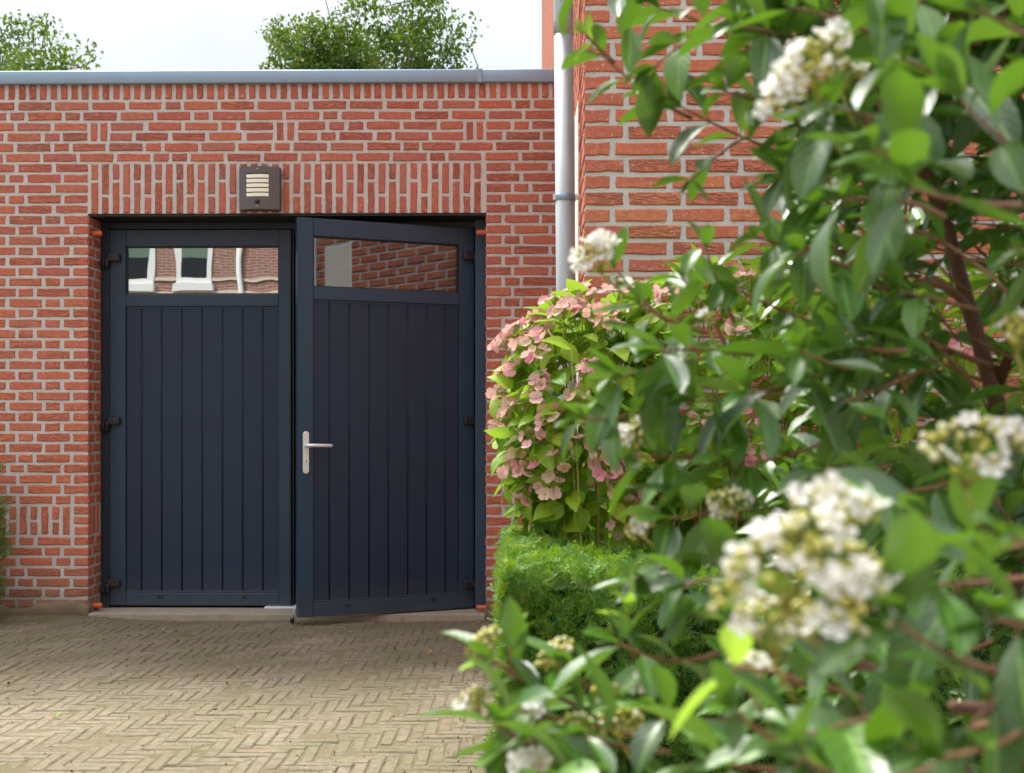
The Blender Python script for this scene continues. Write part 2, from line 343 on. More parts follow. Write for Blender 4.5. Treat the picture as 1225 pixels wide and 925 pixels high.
# ------------------------------------------------------------------ bricks
def brick_tpl(L, H, seed, D=.03, rough=.0046):
    r = random.Random(seed); P = [(-L/2, H/2), (-L/2, 0), (-L/2, -H/2), (-L/6, -H/2), (L/6, -H/2), (L/2, -H/2), (L/2, 0), (L/2, H/2), (L/6, H/2), (-L/6, H/2)]
    v = []; j = lambda s: r.uniform(-s, s)
    out = [(x-math.copysign(abs(j(rough)), x) if abs(x) > L*.3 else x+j(.01), z-math.copysign(abs(j(rough)), z) if z else j(.006)) for x, z in P]
    for x, z in out: v.append((x, D, z))
    for x, z in out: v.append((x, .0038+j(.0012), z))
    for x, z in out:
        k = r.uniform(.0035, .0065); ix = x-math.copysign(k, x) if abs(x) > L*.3 else x; iz = z-math.copysign(k*.8, z) if abs(z) > H*.3 else z
        v.append((ix, j(.0009), iz))
    f = []
    for i in range(10):
        k = (i+1) % 10; f += [(i, k, 10+k, 10+i), (10+i, 10+k, 20+k, 20+i)]
    f.append(tuple(20+i for i in range(10)))
    v = np.array(v); f = [tuple(reversed(q)) for q in f]
    # make the front face look towards -Y
    a, b_, c = (v[f[-1][0]], v[f[-1][3]], v[f[-1][6]])
    if np.cross(b_-a, c-a)[1] > 0: f = [tuple(reversed(q)) for q in f]
    return (v, f, v[:, [0, 2]])
NOM = {'S': .2, 'Q': .145, 'H': .095}
BH = .0510
TPL = {k: [brick_tpl(NOM[k], BH, 100*i+ord(k)) for i in range(8)] for k in NOM}
BOXT = (np.array([(x, y, z) for x in (-.5, .5) for y in (0, .03) for z in (-.5, .5)]), [(0, 4, 5, 1), (0, 1, 3, 2), (4, 6, 7, 5), (0, 2, 6, 4), (1, 5, 7, 3)], np.zeros((8, 2)))
def lay_bricks(parent, bricks, mat, limit=300, name='brick'):
    """bricks: (centre, length, height, rotation about Z, upright?, importance)"""
    meshes = {}
    for k in NOM:
        for i, tp in enumerate(TPL[k]):
            mb = MB(); mb.add(*tp); meshes[k, i] = mb.mesh(name, mat)
    order = sorted(range(len(bricks)), key=lambda i: -bricks[i][5]); ind = set(i for i in order[:limit] if bricks[i][5] > 0)
    rest = MB()
    for i, (c, Ln, H, rz, up, imp) in enumerate(bricks):
        k = 'S' if Ln > .175 else 'Q' if Ln > .118 else 'H'; vi = random.randrange(8)
        R = Matrix.Rotation(rz, 4, 'Z')
        if up: R = R @ Matrix.Rotation(math.pi/2, 4, 'Y')
        elif random.random() < .5: R = R @ Matrix.Rotation(math.pi, 4, 'Y')
        nrm = Matrix.Rotation(rz, 3, 'Z') @ Vector((0, -1, 0))
        tilt = Matrix.Rotation(random.uniform(-.006, .006), 4, 'Z') @ Matrix.Rotation(random.uniform(-.008, .008), 4, 'X')
        m = Matrix.Translation(Vector(c)+nrm*random.uniform(-.001, .0022)) @ R @ tilt @ Matrix.Diagonal((Ln/NOM[k], 1, H/BH, 1))
        if i in ind: put(name, meshes[k, vi], parent, mtx=m)
        elif imp < 0: rest.inst(BOXT, Matrix.Translation(c) @ R @ Matrix.Diagonal((Ln, 1, H, 1)), random.random()+.001)
        else: rest.inst(TPL[k][vi], m, random.random()+.001, (random.uniform(0, 9), random.uniform(0, 9)))
    if rest.v:
        me = rest.mesh(name, mat); me.transform(Matrix.Translation(-root_loc(parent)))
        put(name, me, parent, world=False, kind='stuff')
def seen(c, L, H):
    x, y, z = proj(c)
    if -20 < x < 1245 and -10 < y < 935: return L*H/z/z
    return L*H/z/z*1e-3
WY = 7.0; PITCH = .06233
def rowz(n): return 3.0815-PITCH*(n-1)
K = 3.403
def zx(z): return pxX(z/K, WY)
XL, XR = zx(360), zx(1977)            # opening
HX = .2125                             # side wall of the house
garage = thing('garage', 'low flat roofed garage of red handmade brick with zinc coping behind the paving', 'garage', (-1.4, 7, 0))
def build_garage():
    B = []
    def br(z0, z1, n, face=0):
        x0, x1 = zx(z0), zx(z1)
        if x0 < -5: x0 = -5
        if x1 > HX-.004: x1 = HX-.004
        if x1-x0 < .02: return
        c = ((x0+x1)/2, WY, rowz(n)+random.uniform(-.001, .001)); L = x1-x0+random.uniform(-.002, .003)
        B.append((c, L, BH+random.uniform(-.0015, .002), 0, False, seen(c, L, BH)))
    def up(z0, za, zb, w=.0435):
        c = (zx(z0)+.0215, WY, (za+zb)/2); B.append((c, zb-za, w+random.uniform(-.001, .002), 0, True, seen(c, zb-za, w)))
    def left(z, n):       # random wild bond carried on to the left
        while z > -1330:
            L = 137 if random.random() < .72 else 62
            br(z-13-L, z-13, n); z -= L+13
    def seq(start, s, n, k=1):
        z = start
        for ch in s:
            L = {'S': 137, 'H': 62, 'Q': 100}[ch]; br(z, z+L, n); z += L+13
        left(start, n)
    for n, st, s in ((1, 72, 'SSSSHSSSHSSSHSSHS'), (2, 38, 'HSHSSSHSSSHSSSSSS'), (5, 68, 'SHSSHSSSHSSSHSSSS'), (6, 24, 'SSSSHHSSSHSSSHSSS')): seq(st, s, n)
    r3 = [(68, 205), (218, 355), (448, 583), (602, 738), (750, 887), (898, 962), (975, 1112), (1211, 1324), (1339, 1401), (1417, 1479), (1491, 1629), (1641, 1779), (1791, 1886), (1979, 2079), (2091, 2154), (2164, 2300)]
    r4 = [(28, 165), (180, 242), (256, 355), (448, 535), (550, 685), (700, 835), (850, 985), (1002, 1112), (1211, 1291), (1304, 1366), (1379, 1517), (1532, 1594), (1606, 1744), (1757, 1886), (1979, 2044), (2059, 2199), (2209, 2300)]
    for a, b in r3: br(a, b, 3)
    for a, b in r4: br(a, b, 4)
    left(68, 3); left(28, 4)
    for a in (367, 407, 1125, 1168, 1897, 1938): up(a, rowz(4)-.025, rowz(3)+.025)
    z = 75                                                   # soldier course under the coping
    while z < 2290: up(z, rowz(1)+.037, rowz(1)+.125); z += 42.6
    z = 32
    while z > -1330: up(z, rowz(1)+.037, rowz(1)+.125); z -= 42.6
    zt, zb = rowz(6)-.037, 2.432                             # lintel of upright bricks, three-quarter bond
    for i in range(37):
        a = 370+i*43.3
        if i % 2 == 0: up(a, zt-.098, zt); up(a, zb, zt-.111)
        else: up(a, zb+.098, zt) if False else up(a, zt-.185, zt); up(a, zb, zt-.198) if i % 2 else None
    for n in range(7, 50):
        # left of the opening
        if n in (7, 9, 11): s = [(225, 358), (73, 210), (-77, 60)]
        elif n in (8, 10): s = [(259, 357), (110, 246), (35, 97), (-115, 22)]
        elif n in (40, 41, 42): s = [(300, 360), (-40, 22)]
        elif n == 43: s = [(300, 360), (152, 287), (77, 137), (-75, 63)]
        elif n in (36, 38, 46): s = [(259, 360), (110, 246), (38, 98), (-112, 25)]
        elif n in (37, 39, 45): s = [(300, 360), (226, 287), (78, 212), (-73, 64)]
        elif n % 2 == 0: s = [(258, 360), (182, 244), (35, 170), (-40, 22)]
        else: s = [(296, 360), (147, 284), (73, 134), (-75, 62)]
        for a, b in s: br(a, b, n)
        left(s[-1][0], n)
        # right of it
        if n == 8: s = [(1979, 2116), (2129, 2266)]
        elif n in (9, 11): s = [(1979, 2080), (2092, 2152), (2166, 2300)]
        elif n in (7,) or n % 2: s = [(1979, 2080), (2092, 2232), (2245, 2300)]
        elif n in (10, 12): s = [(1979, 2041), (2054, 2194), (2206, 2300)]
        else: s = [(1979, 2041), (2054, 2115), (2127, 2267)]
        for a, b in s: br(a, b, n)
        # left reveal (faces +X), 0.206 deep
        if n >= 12:
            sp = [(7.004, 7.105), (7.118, 7.204)] if n % 2 else [(7.004, 7.065), (7.078, 7.204)]
            if n in (40, 41, 42): continue
            for a, b in sp:
                c = (XL, (a+b)/2, rowz(n)); B.append((c, b-a, BH, math.pi/2, False, seen(c, (b-a)*.2, BH)))
                c = (XR, (a+b)/2, rowz(n)); B.append((c, b-a, BH, -math.pi/2, False, seen(c, (b-a)*.01, BH)))
    z0, z1 = rowz(42)-.024, rowz(40)+.024
    for i, a in enumerate((37, 79, 122, 167, 211, 255)):
        if i in (1, 3, 5): up(a, z0, z1)
        else: up(a, z0, z0+.078); up(a, z0+.091, z1)
    for j in range(3):
        c = (XL, 7.035+.058*j, (z0+z1)/2); B.append((c, z1-z0, .043, math.pi/2, True, seen(c, .02, .04)))
    lay_bricks(garage, B, M['brick'])
    # mortar body of the wall: two piers and the band over the door, 4 mm behind the brick faces
    mb = MB(); y0, y1 = WY+.0045, 7.27
    def slab(x0, x1, z0_, z1_): mb.box(x0, x1, y0, y1, z0_, z1_)
    slab(-5, XL-.0045, -.1, 2.4335); slab(XR+.0045, HX, -.1, 2.4335); slab(-5, HX, 2.4335, 3.215)
    me = mb.mesh('mortar', M['mortar']); me.transform(Matrix.Translation(-garage.location)); put('mortar', me, garage, world=False)
    def part(name, mb, mat, smooth=False, parent=garage, **kw):
        me = mb.mesh(name, mat, smooth); me.transform(Matrix.Translation(-root_loc(parent))); return put(name, me, parent, world=False, **kw)
    # dark lintel plate under the upright bricks
    part('lintel', MB().box(XL+.001, XR-.001, WY+.012, 7.26, 2.418, 2.4315), M['black'])
    # shell of the garage behind
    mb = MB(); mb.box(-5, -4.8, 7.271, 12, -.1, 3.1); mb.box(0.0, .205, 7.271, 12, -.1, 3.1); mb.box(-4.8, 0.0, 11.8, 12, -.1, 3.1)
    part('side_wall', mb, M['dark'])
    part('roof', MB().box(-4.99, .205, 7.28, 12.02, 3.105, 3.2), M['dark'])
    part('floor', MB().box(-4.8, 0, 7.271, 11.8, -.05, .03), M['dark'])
    # threshold
    mb = MB(); mb.bbox(XL+.002, XR-.002, 6.985, 7.27, -.05, .031, .006)
    part('threshold', mb, M['conc'])
    part('threshold_strip', MB().bbox(-1.62, -1.30, 7.16, 7.245, .0315, .046, .003), M['steel'])
    # zinc coping in three lengths with a welted seam
    xs = [-5.03, pxX(-60, 7), pxX(574, 7), HX-.003]
    for i in range(3):
        a, b = xs[i]+(.0015 if i else 0), xs[i+1]-.0015
        o = part('coping', MB().bbox(a, b, 6.972, 7.33, 3.206, 3.286, .009, 3), M['zinc'], True)
        if i: part('seam', MB().bbox(a-.014, a+.016, 6.9685, 7.331, 3.2045, 3.2885, .004), M['zinc'], False, o)
    # cement render smeared along the foot of the piers
    def plinth(x0, x1, yb, h, seed, side=False):
        r = random.Random(seed); n = 46; v = []; f = []
        hs = [h+.022*math.sin(i*.55+seed)+r.uniform(-.012, .012) for i in range(n+1)]
        for i in range(n+1):
            x = x0+(x1-x0)*i/n
            for (yy, zz) in ((-.0, -.05), (-.010+r.uniform(-.002, .002), -.05), (-.008+r.uniform(-.002, .002), hs[i]*.55), (-.004, hs[i]*.93), (.004, hs[i])):
                v.append((x, yb+yy, zz))
        for i in range(n):
            for j in range(4): a = i*5+j; f.append((a, a+5, a+6, a+1))
        mb = MB(); mb.add(v, [tuple(reversed(q)) for q in f]); mb.add([v[-5], v[-4], v[-3], v[-2], v[-1]], [(0, 1, 2, 3, 4)]); return mb
    part('plinth', plinth(-5, XL+.004, WY, .088, 3), M['plinth'], True)
    part('plinth', plinth(XR-.004, HX, WY, .07, 9), M['plinth'], True)
    mb = plinth(7.0, 7.205, 0, .088, 5); mb.v = [np.stack([XL-v[:, 1], v[:, 0], v[:, 2]], 1) for v in mb.v]
    part('plinth', mb, M['plinth'], True)
    # short orange plastic tubes sticking out of both reveals, top and bottom
    for x, y, z, d in ((XL, 7.07, 2.325, 1), (XL, 7.07, .066, 1), (XR, 7.07, 2.325, -1), (XR, 7.07, .058, -1)):
        pts = [(x-.02*d, y, z), (x+.056*d, y, z)]
        t_ = part('wall_tube', MB().tube(pts, .0165, 16, caps=False).tube([(x+.056*d, y, z), (x+.02*d, y, z)], .0125, 16), M['orange'], True)
build_garage()
def part_of(parent, name, mb, mat, smooth=False, **kw):
    me = mb.mesh(name, mat, smooth); me.transform(Matrix.Translation(-root_loc(parent))); return put(name, me, parent, world=False, **kw)
def loc_part(parent, name, mb, mat, smooth=False, **kw): return put(name, mb.mesh(name, mat, smooth), parent, world=False, **kw)
# ------------------------------------------------------------------ the doors
DY = 7.2
frame = thing('door_frame', 'dark slate frame set in the brick opening round the double garage door', 'door frame', ((XL+XR)/2, 7.2, 0))
jl, jr = pxX(131, DY), pxX(568, DY)
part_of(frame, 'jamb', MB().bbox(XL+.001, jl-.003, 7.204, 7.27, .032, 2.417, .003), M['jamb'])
part_of(frame, 'jamb', MB().bbox(jr+.004, XR-.001, 7.15, 7.27, .032, 2.417, .003), M['frame'])
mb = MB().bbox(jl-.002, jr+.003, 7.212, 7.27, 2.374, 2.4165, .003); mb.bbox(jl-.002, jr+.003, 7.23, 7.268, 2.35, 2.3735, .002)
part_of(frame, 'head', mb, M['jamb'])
GZ0, GZ1, PZ0, PZ1, LZ0, LZ1 = 1.970, 2.265, .125, 1.895, .046, 2.368
def leaf(name, label, loc, rz, W, side, stl, stf, glass, handle, bw, fr, bd):
    """side=+1: hinge at local x=0, leaf runs to +x; -1: runs to -x. stl stile at hinge, stf at free edge"""
    t = thing(name, label, 'garage door', loc, rz, group='leaves of the double garage door')
    z0, z1 = LZ0-loc[2], LZ1-loc[2]
    X = lambda a: a*side
    def bx(nm, a, b, za, zb, y0=0, y1=.06, bev=.0035, mat=fr, mb=None):
        x0, x1 = sorted((X(a), X(b))); mb = (mb or MB()).bbox(x0, x1, y0, y1, za, zb, bev); return loc_part(t, nm, mb, mat)
    bx('stile', 0, stl, LZ0, LZ1); bx('stile', W-stf, W, LZ0, LZ1)
    a, b = stl+.0006, W-stf-.0006
    bx('rail', a, b, GZ1, LZ1); bx('rail', a, b, PZ1, GZ0); bx('rail', a, b, LZ0, PZ0)
    # narrow lip framing panel and glass
    x0, x1 = sorted((X(a), X(b)))
    bd_ = MB().bbox(x0, x1, .010, .022, PZ1-.012, PZ1-.0005, .002).bbox(x0, x1, .010, .022, PZ0+.0005, PZ0+.012, .002)
    loc_part(t, 'panel_bead', bd_, fr)
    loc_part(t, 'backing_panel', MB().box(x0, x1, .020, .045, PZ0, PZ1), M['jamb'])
    # boards
    n = len(bw); tot = sum(bw); g = .0095; x = a
    for i, w_ in enumerate(bw):
        w_ = w_*(b-a)/tot; xa, xb = sorted((X(x+(g/2 if i else .001)), X(x+w_-(g/2 if i < n-1 else .001))))
        mbx = MB().bbox(xa, xb, .0125, .0205, PZ0+.0005, PZ1-.0005, .0025)
        loc_part(t, 'board', mbx, bd)
        if i < n-1:      # rounded bead in the joint
            xj = X(x+w_); mbx = MB().tube([(xj, .0160, PZ0+.001), (xj, .0160, PZ1-.001)], .0030, 8); loc_part(t, 'bead', mbx, bd, True)
        x += w_
    # glass with its gasket
    pn = loc_part(t, 'pane', MB().add([(x0+.004, .024, GZ0+.004), (x1-.004, .024, GZ0+.004), (x1-.004, .024, GZ1-.004), (x0+.004, .024, GZ1-.004)], [(0, 1, 2, 3)]).add([(x0+.004, .044, GZ0+.004), (x1-.004, .044, GZ0+.004), (x1-.004, .044, GZ1-.004), (x0+.004, .044, GZ1-.004)], [(3, 2, 1, 0)]), glass)
    gk = MB(); q = .0065
    gk.box(x0, x1, .012, .03, GZ0+.0002, GZ0+q); gk.box(x0, x1, .012, .03, GZ1-q, GZ1-.0002)
    gk.box(x0, x0+q, .0122, .0302, GZ0+q+.0001, GZ1-q-.0001); gk.box(x1-q, x1, .0122, .0302, GZ0+q+.0001, GZ1-q-.0001)
    loc_part(t, 'gasket', gk, M['black'])
    # hinges
    for zc in (2.185, 1.178, .178):
        xa, xb = sorted((X(-.012), X(.072)))
        h = loc_part(t, 'hinge', MB().bbox(xa, xb, -.032, .0, zc-.016, zc+.034, .009, 3), M['hinge'], False)
        kx = X(-.008); loc_part(h, 'knuckle', MB().tube([(kx, -.022, zc-.054), (kx, -.022, zc-.052), (kx, -.022, zc-.004), (kx, -.022, zc+.0)], [.013, .0165, .0165, .0165], 16), M['hinge'], True)
        loc_part(h, 'hinge_arm', MB().bbox(*sorted((X(-.046), X(-.0235))), -.03, .006, zc-.046, zc-.008, .004), M['hinge'])
    # drain caps
    for fx in (.28, .74) if side > 0 else (.27, .76):
        xx = X(W*fx) if side > 0 else X(W*(1-fx)); c = .016
        dc = loc_part(t, 'drain_cap', MB().bbox(xx-c, xx+c, -.006, 0, PZ0-.031, PZ0-.009, .003), M['hinge'])
    if handle:
        hx = X(W-.047); z = 1.045
        hd = loc_part(t, 'handle', MB().bbox(hx-.018, hx+.018, -.009, -.0005, z-.165, z+.082, .0155, 5) if False else plate(hx, z-.165, z+.082), M['steel'], False)
        lv = [(hx, -.008, z+.0), (hx, -.03, z), (hx, -.048, z), (hx+.012, -.057, z), (hx+.04, -.059, z), (hx+.135, -.059, z-.002), (hx+.146, -.056, z-.002)]
        loc_part(hd, 'lever', MB().tube(lv, [.0105, .0095, .0098, .0102, .0105, .0098, .006], 14), M['steel'], True)
        loc_part(hd, 'lever_collar', MB().tube([(hx, -.009, z), (hx, -.015, z)], .0155, 20), M['steel'])
        loc_part(hd, 'lock_cylinder', MB().tube([(hx, -.009, z-.092), (hx, -.0125, z-.092)], [.0125, .0115], 20), M['steel'])
        loc_part(hd, 'keyhole', MB().box(hx-.0014, hx+.0014, -.0133, -.0126, z-.10, z-.085), M['black'])
    return t
def plate(hx, z0, z1, w=.0175):
    mb = MB(); r = w; pts = []
    for k in range(9): a = math.pi*k/8; pts.append((hx+r*math.cos(a), z1-r+r*math.sin(a)))
    for k in range(9): a = math.pi+math.pi*k/8; pts.append((hx+r*math.cos(a), z0+r+r*math.sin(a)))
    n = len(pts); v = []
    for s_, y in ((1, -.0005), (1, -.0075), (.86, -.0095)):
        for x, z in pts:
            cz = z1-r if z > (z0+z1)/2 else z0+r
            v.append((hx+(x-hx)*s_, y, cz+(z-cz)*s_))
    f = [tuple(range(2*n, 3*n))]
    for l in range(2):
        for i in range(n): k = (i+1) % n; f.append((l*n+i, l*n+k, (l+1)*n+k, (l+1)*n+i))
    return mb.add(v, f)
closed = leaf('garage_door', 'closed left leaf of the dark slate double garage door without a handle', (jl, DY, 0), 0,
     pxX(348, DY)-jl, 1, .1, .075, M['glass'], False, [.093]+[.124]*6+[.098], M['frame'], M['board'])
opened = leaf('garage_door', 'right leaf of the dark slate double garage door standing ajar with a steel lever handle', (jr-.004, 7.19, 0), math.radians(23.2),
     1.09, -1, .094, .092, M['glass2'], True, [.09]+[.124]*6+[.10], M['frame'], M['board'])
loc_part(closed, 'rebate_strip', MB().bbox(pxX(348, DY)-jl+.0006, pxX(348, DY)-jl+.016, .02, .058, LZ0, LZ1, .002), M['black'])
# door stay with rubber foot at the free edge of the open leaf
st = loc_part(opened, 'door_stay', MB().tube([(-1.070, .066, .15), (-1.092, .088, .07), (-1.100, .10, .022)], .006, 8), M['steel'], True)
loc_part(st, 'rubber_foot', MB().tube([(-1.098, .098, .032), (-1.1035, .105, .006)], [.011, .014], 10), M['black'], True)
# ------------------------------------------------------------------ lamp over the door
def build_lamp():
    x0, x1 = pxX(287, 6.95), pxX(335, 6.95); z0, z1 = 2.442, 2.695; cx_ = (x0+x1)/2
    t = thing('wall_lamp', 'brown box wall lamp with cream louvred light and sensor above the door', 'lamp', (cx_, 7, z0))
    hw = (x1-x0)/2; n = 16
    def curve(u): return 6.995-.062-.028*math.cos(u*math.pi/2)      # bowed front
    mb = MB(); v = []; f = []
    wz0, wz1 = z0+.075, z1-.040; wx0, wx1 = cx_-.073, cx_+.060
    # bowed shell as columns, window left open
    cols = sorted(set([cx_-hw+2*hw*i/n for i in range(n+1)]+[wx0, wx1])); zs = [z0, wz0, wz1, z1]
    for x in cols:
        for z in zs: v.append((x, curve((x-cx_)/hw), z))
    for i in range(len(cols)-1):
        for j in range(3):
            if j == 1 and cols[i] >= wx0-1e-6 and cols[i+1] <= wx1+1e-6: continue
            a = i*4+j; f.append((a, a+4, a+5, a+1))
    m = len(v)
    for x in cols:
        v.append((x, 6.997, z0)); v.append((x, 6.997, z1))
    for i in range(len(cols)-1):
        f.append((i*4, m+i*2, m+i*2+2, i*4+4)); f.append((i*4+3, i*4+7, m+i*2+3, m+i*2+1))
    k = len(cols)-1; f.append((0, 1, 2, 3, m+1, m)); f.append((k*4+3, k*4+2, k*4+1, k*4, m+k*2, m+k*2+1))
    mb.add(v, f); part_of(t, 'housing', mb, M['lamp'])
    part_of(t, 'window_back', MB().box(wx0-.004, wx1+.004, 6.94, 6.95, wz0-.004, wz1+.004), M['lamp'])
    hh = (wz1-wz0)/5
    for i in range(5):
        za = wz0+i*hh+.001; mb = MB(); v = []; xs_ = [wx0+(wx1-wx0)*q/6 for q in range(7)]
        for x in xs_:
            y = curve((x-cx_)/hw); v += [(x, y+.001, za), (x, y-.001, za+hh*.72), (x, y+.010, za+hh*.80), (x, y+.012, za)]
        f = [(a*4+j, a*4+4+j, a*4+4+(j+1) % 4, a*4+(j+1) % 4) for a in range(6) for j in range(4)]+[(3, 2, 1, 0), (24, 25, 26, 27)]
        part_of(t, 'diffuser_strip', mb.add(v, f), M['diff'])
    y = curve(0); sx = cx_-.006
    s = part_of(t, 'sensor', MB().tube([(sx, y+.002, z0+.045), (sx, y-.005, z0+.045), (sx, y-.011, z0+.045), (sx, y-.014, z0+.045)], [.014, .014, .010, .004], 16), M['hinge'], True)
    for z in (z0+.018, z1-.014): part_of(t, 'screw', MB().tube([(sx, y, z), (sx, y-.0015, z)], .003, 8), M['steel'])
build_lamp()
# ------------------------------------------------------------------ brick house on the right
HY = 4.44
house = thing('brick_house', 'tall orange red brick house side standing right of the garage behind the shrubs', 'house', (2.5, 6, 0))
def build_house():
    B = []; P2 = .0630; zr = 2.0929
    for n in range(-34, 95):
        z = zr+n*P2
        if z > 7.9: break
        x = HX; first = 'H' if n % 2 == 0 else 'Q'
        L = .098 if first == 'H' else .149; rowN = 0
        while x < 4.4:
            x1 = min(x+L, 4.4)
            if x1-x > .02:
                c = ((x+x1)/2, HY, z+random.uniform(-.001, .001)); imp = seen(c, L, BH)
                vis = x < 2.1 and z < 3.1
                if vis: B.append((c, x1-x, BH+random.uniform(-.001, .0025), 0, False, imp if z > 1.3 and x < 1.05 else imp*.1))
                else: B.append((c, x1-x, BH, 0, False, -1))
            x = x1+.0175; L = .1995 if random.random() > .06 else .094
            if rowN == 0: L = .1995
            rowN += 1
        # side face looking to the garage
        y = HY+.003; L = .196 if n % 2 == 0 else .096
        while y < 18.6:
            y1 = min(y+L, 18.6)
            if not (z < 3.2 and y1 > 7.28):
                if y1 > 4.95 and y < 5.288 and z < 2.56:
                    if y < 4.95: y1 = 4.952
                    elif y1 > 5.32: y = 5.288; y1 = y+(.096 if n % 2 else .196)
                    else: y = y1+.0175; L = .1995; continue
                if y1-y > .025:
                    c = (HX, (y+y1)/2, z); near = y < 7.1 and z < 3.4
                    B.append((c, y1-y, BH+.001, -math.pi/2, False, (seen(c, (y1-y)*.08, BH) if near else -1)))
            y = y1+.0175; L = .1995
    lay_bricks(house, B, M['brick2'])
    mb = MB(); mb.box(HX+.0045, 4.4, HY+.0045, 18.6, -.1, 7.92); part_of(house, 'mortar', mb, M['mortar'])
    part_of(house, 'roof_edge', MB().bbox(HX-.12, 4.5, HY-.12, 18.7, 7.921, 8.1, .01), M['zinc'])
    part_of(house, 'plaster_strip', MB().bbox(HX-.004, HX+.02, 4.955, 5.25, 0, 2.545, .003), M['plaster'])
    part_of(house, 'plaster_strip', MB().bbox(HX-.012, HX+.02, 5.2525, 5.285, 0, 2.555, .003), M['plaster'])
build_house()
# ------------------------------------------------------------------ downpipe
def build_pipe():
    PY = 4.86; t = thing('downpipe', 'weathered zinc rainwater downpipe on the corner of the brick house', 'pipe', (.145, PY, 0))
    def X(z): return .150-(z-2.4)*.0088
    r = .0405; zs = [7.9, 2.80, .02]
    for i in range(2):
        a, b = zs[i], zs[i+1]
        if i == 1: pts = [(X(a+.0), PY, a+.0), (X(b), PY, b)]; rr = [r, r]
        else: pts = [(X(a), PY, a), (X(b+.06), PY, b+.062), (X(b+.05), PY, b+.048), (X(b), PY, b-.012)]; rr = [r, r, r+.0014, r+.0014]
        part_of(t, 'pipe_length', MB().tube(pts, rr, 40), M['pipe'], True)
    z = pyZ(237, .15, PY)
    b = part_of(t, 'bracket', MB().tube([(X(z), PY, z-.014), (X(z), PY, z-.012), (X(z), PY, z+.012), (X(z), PY, z+.014)], [r+.002, r+.0042, r+.0042, r+.002], 40), M['zinc'], True)
    part_of(b, 'bracket_lug', MB().bbox(X(z)+r+.001, X(z)+r+.02, PY-.024, PY-.012, z-.012, z+.012, .002).bbox(X(z)-r-.010, X(z)-r+.002, PY-.024, PY-.012, z-.011, z+.011, .002), M['steel'])
    part_of(b, 'bolt', MB().tube([(X(z)+r+.008, PY-.034, z), (X(z)+r+.008, PY-.004, z)], .004, 8), M['steel'])
    part_of(b, 'wall_pin', MB().tube([(X(z)+r+.012, PY-.01, z), (HX+.02, PY-.005, z)], .004, 8), M['steel'])
build_pipe()
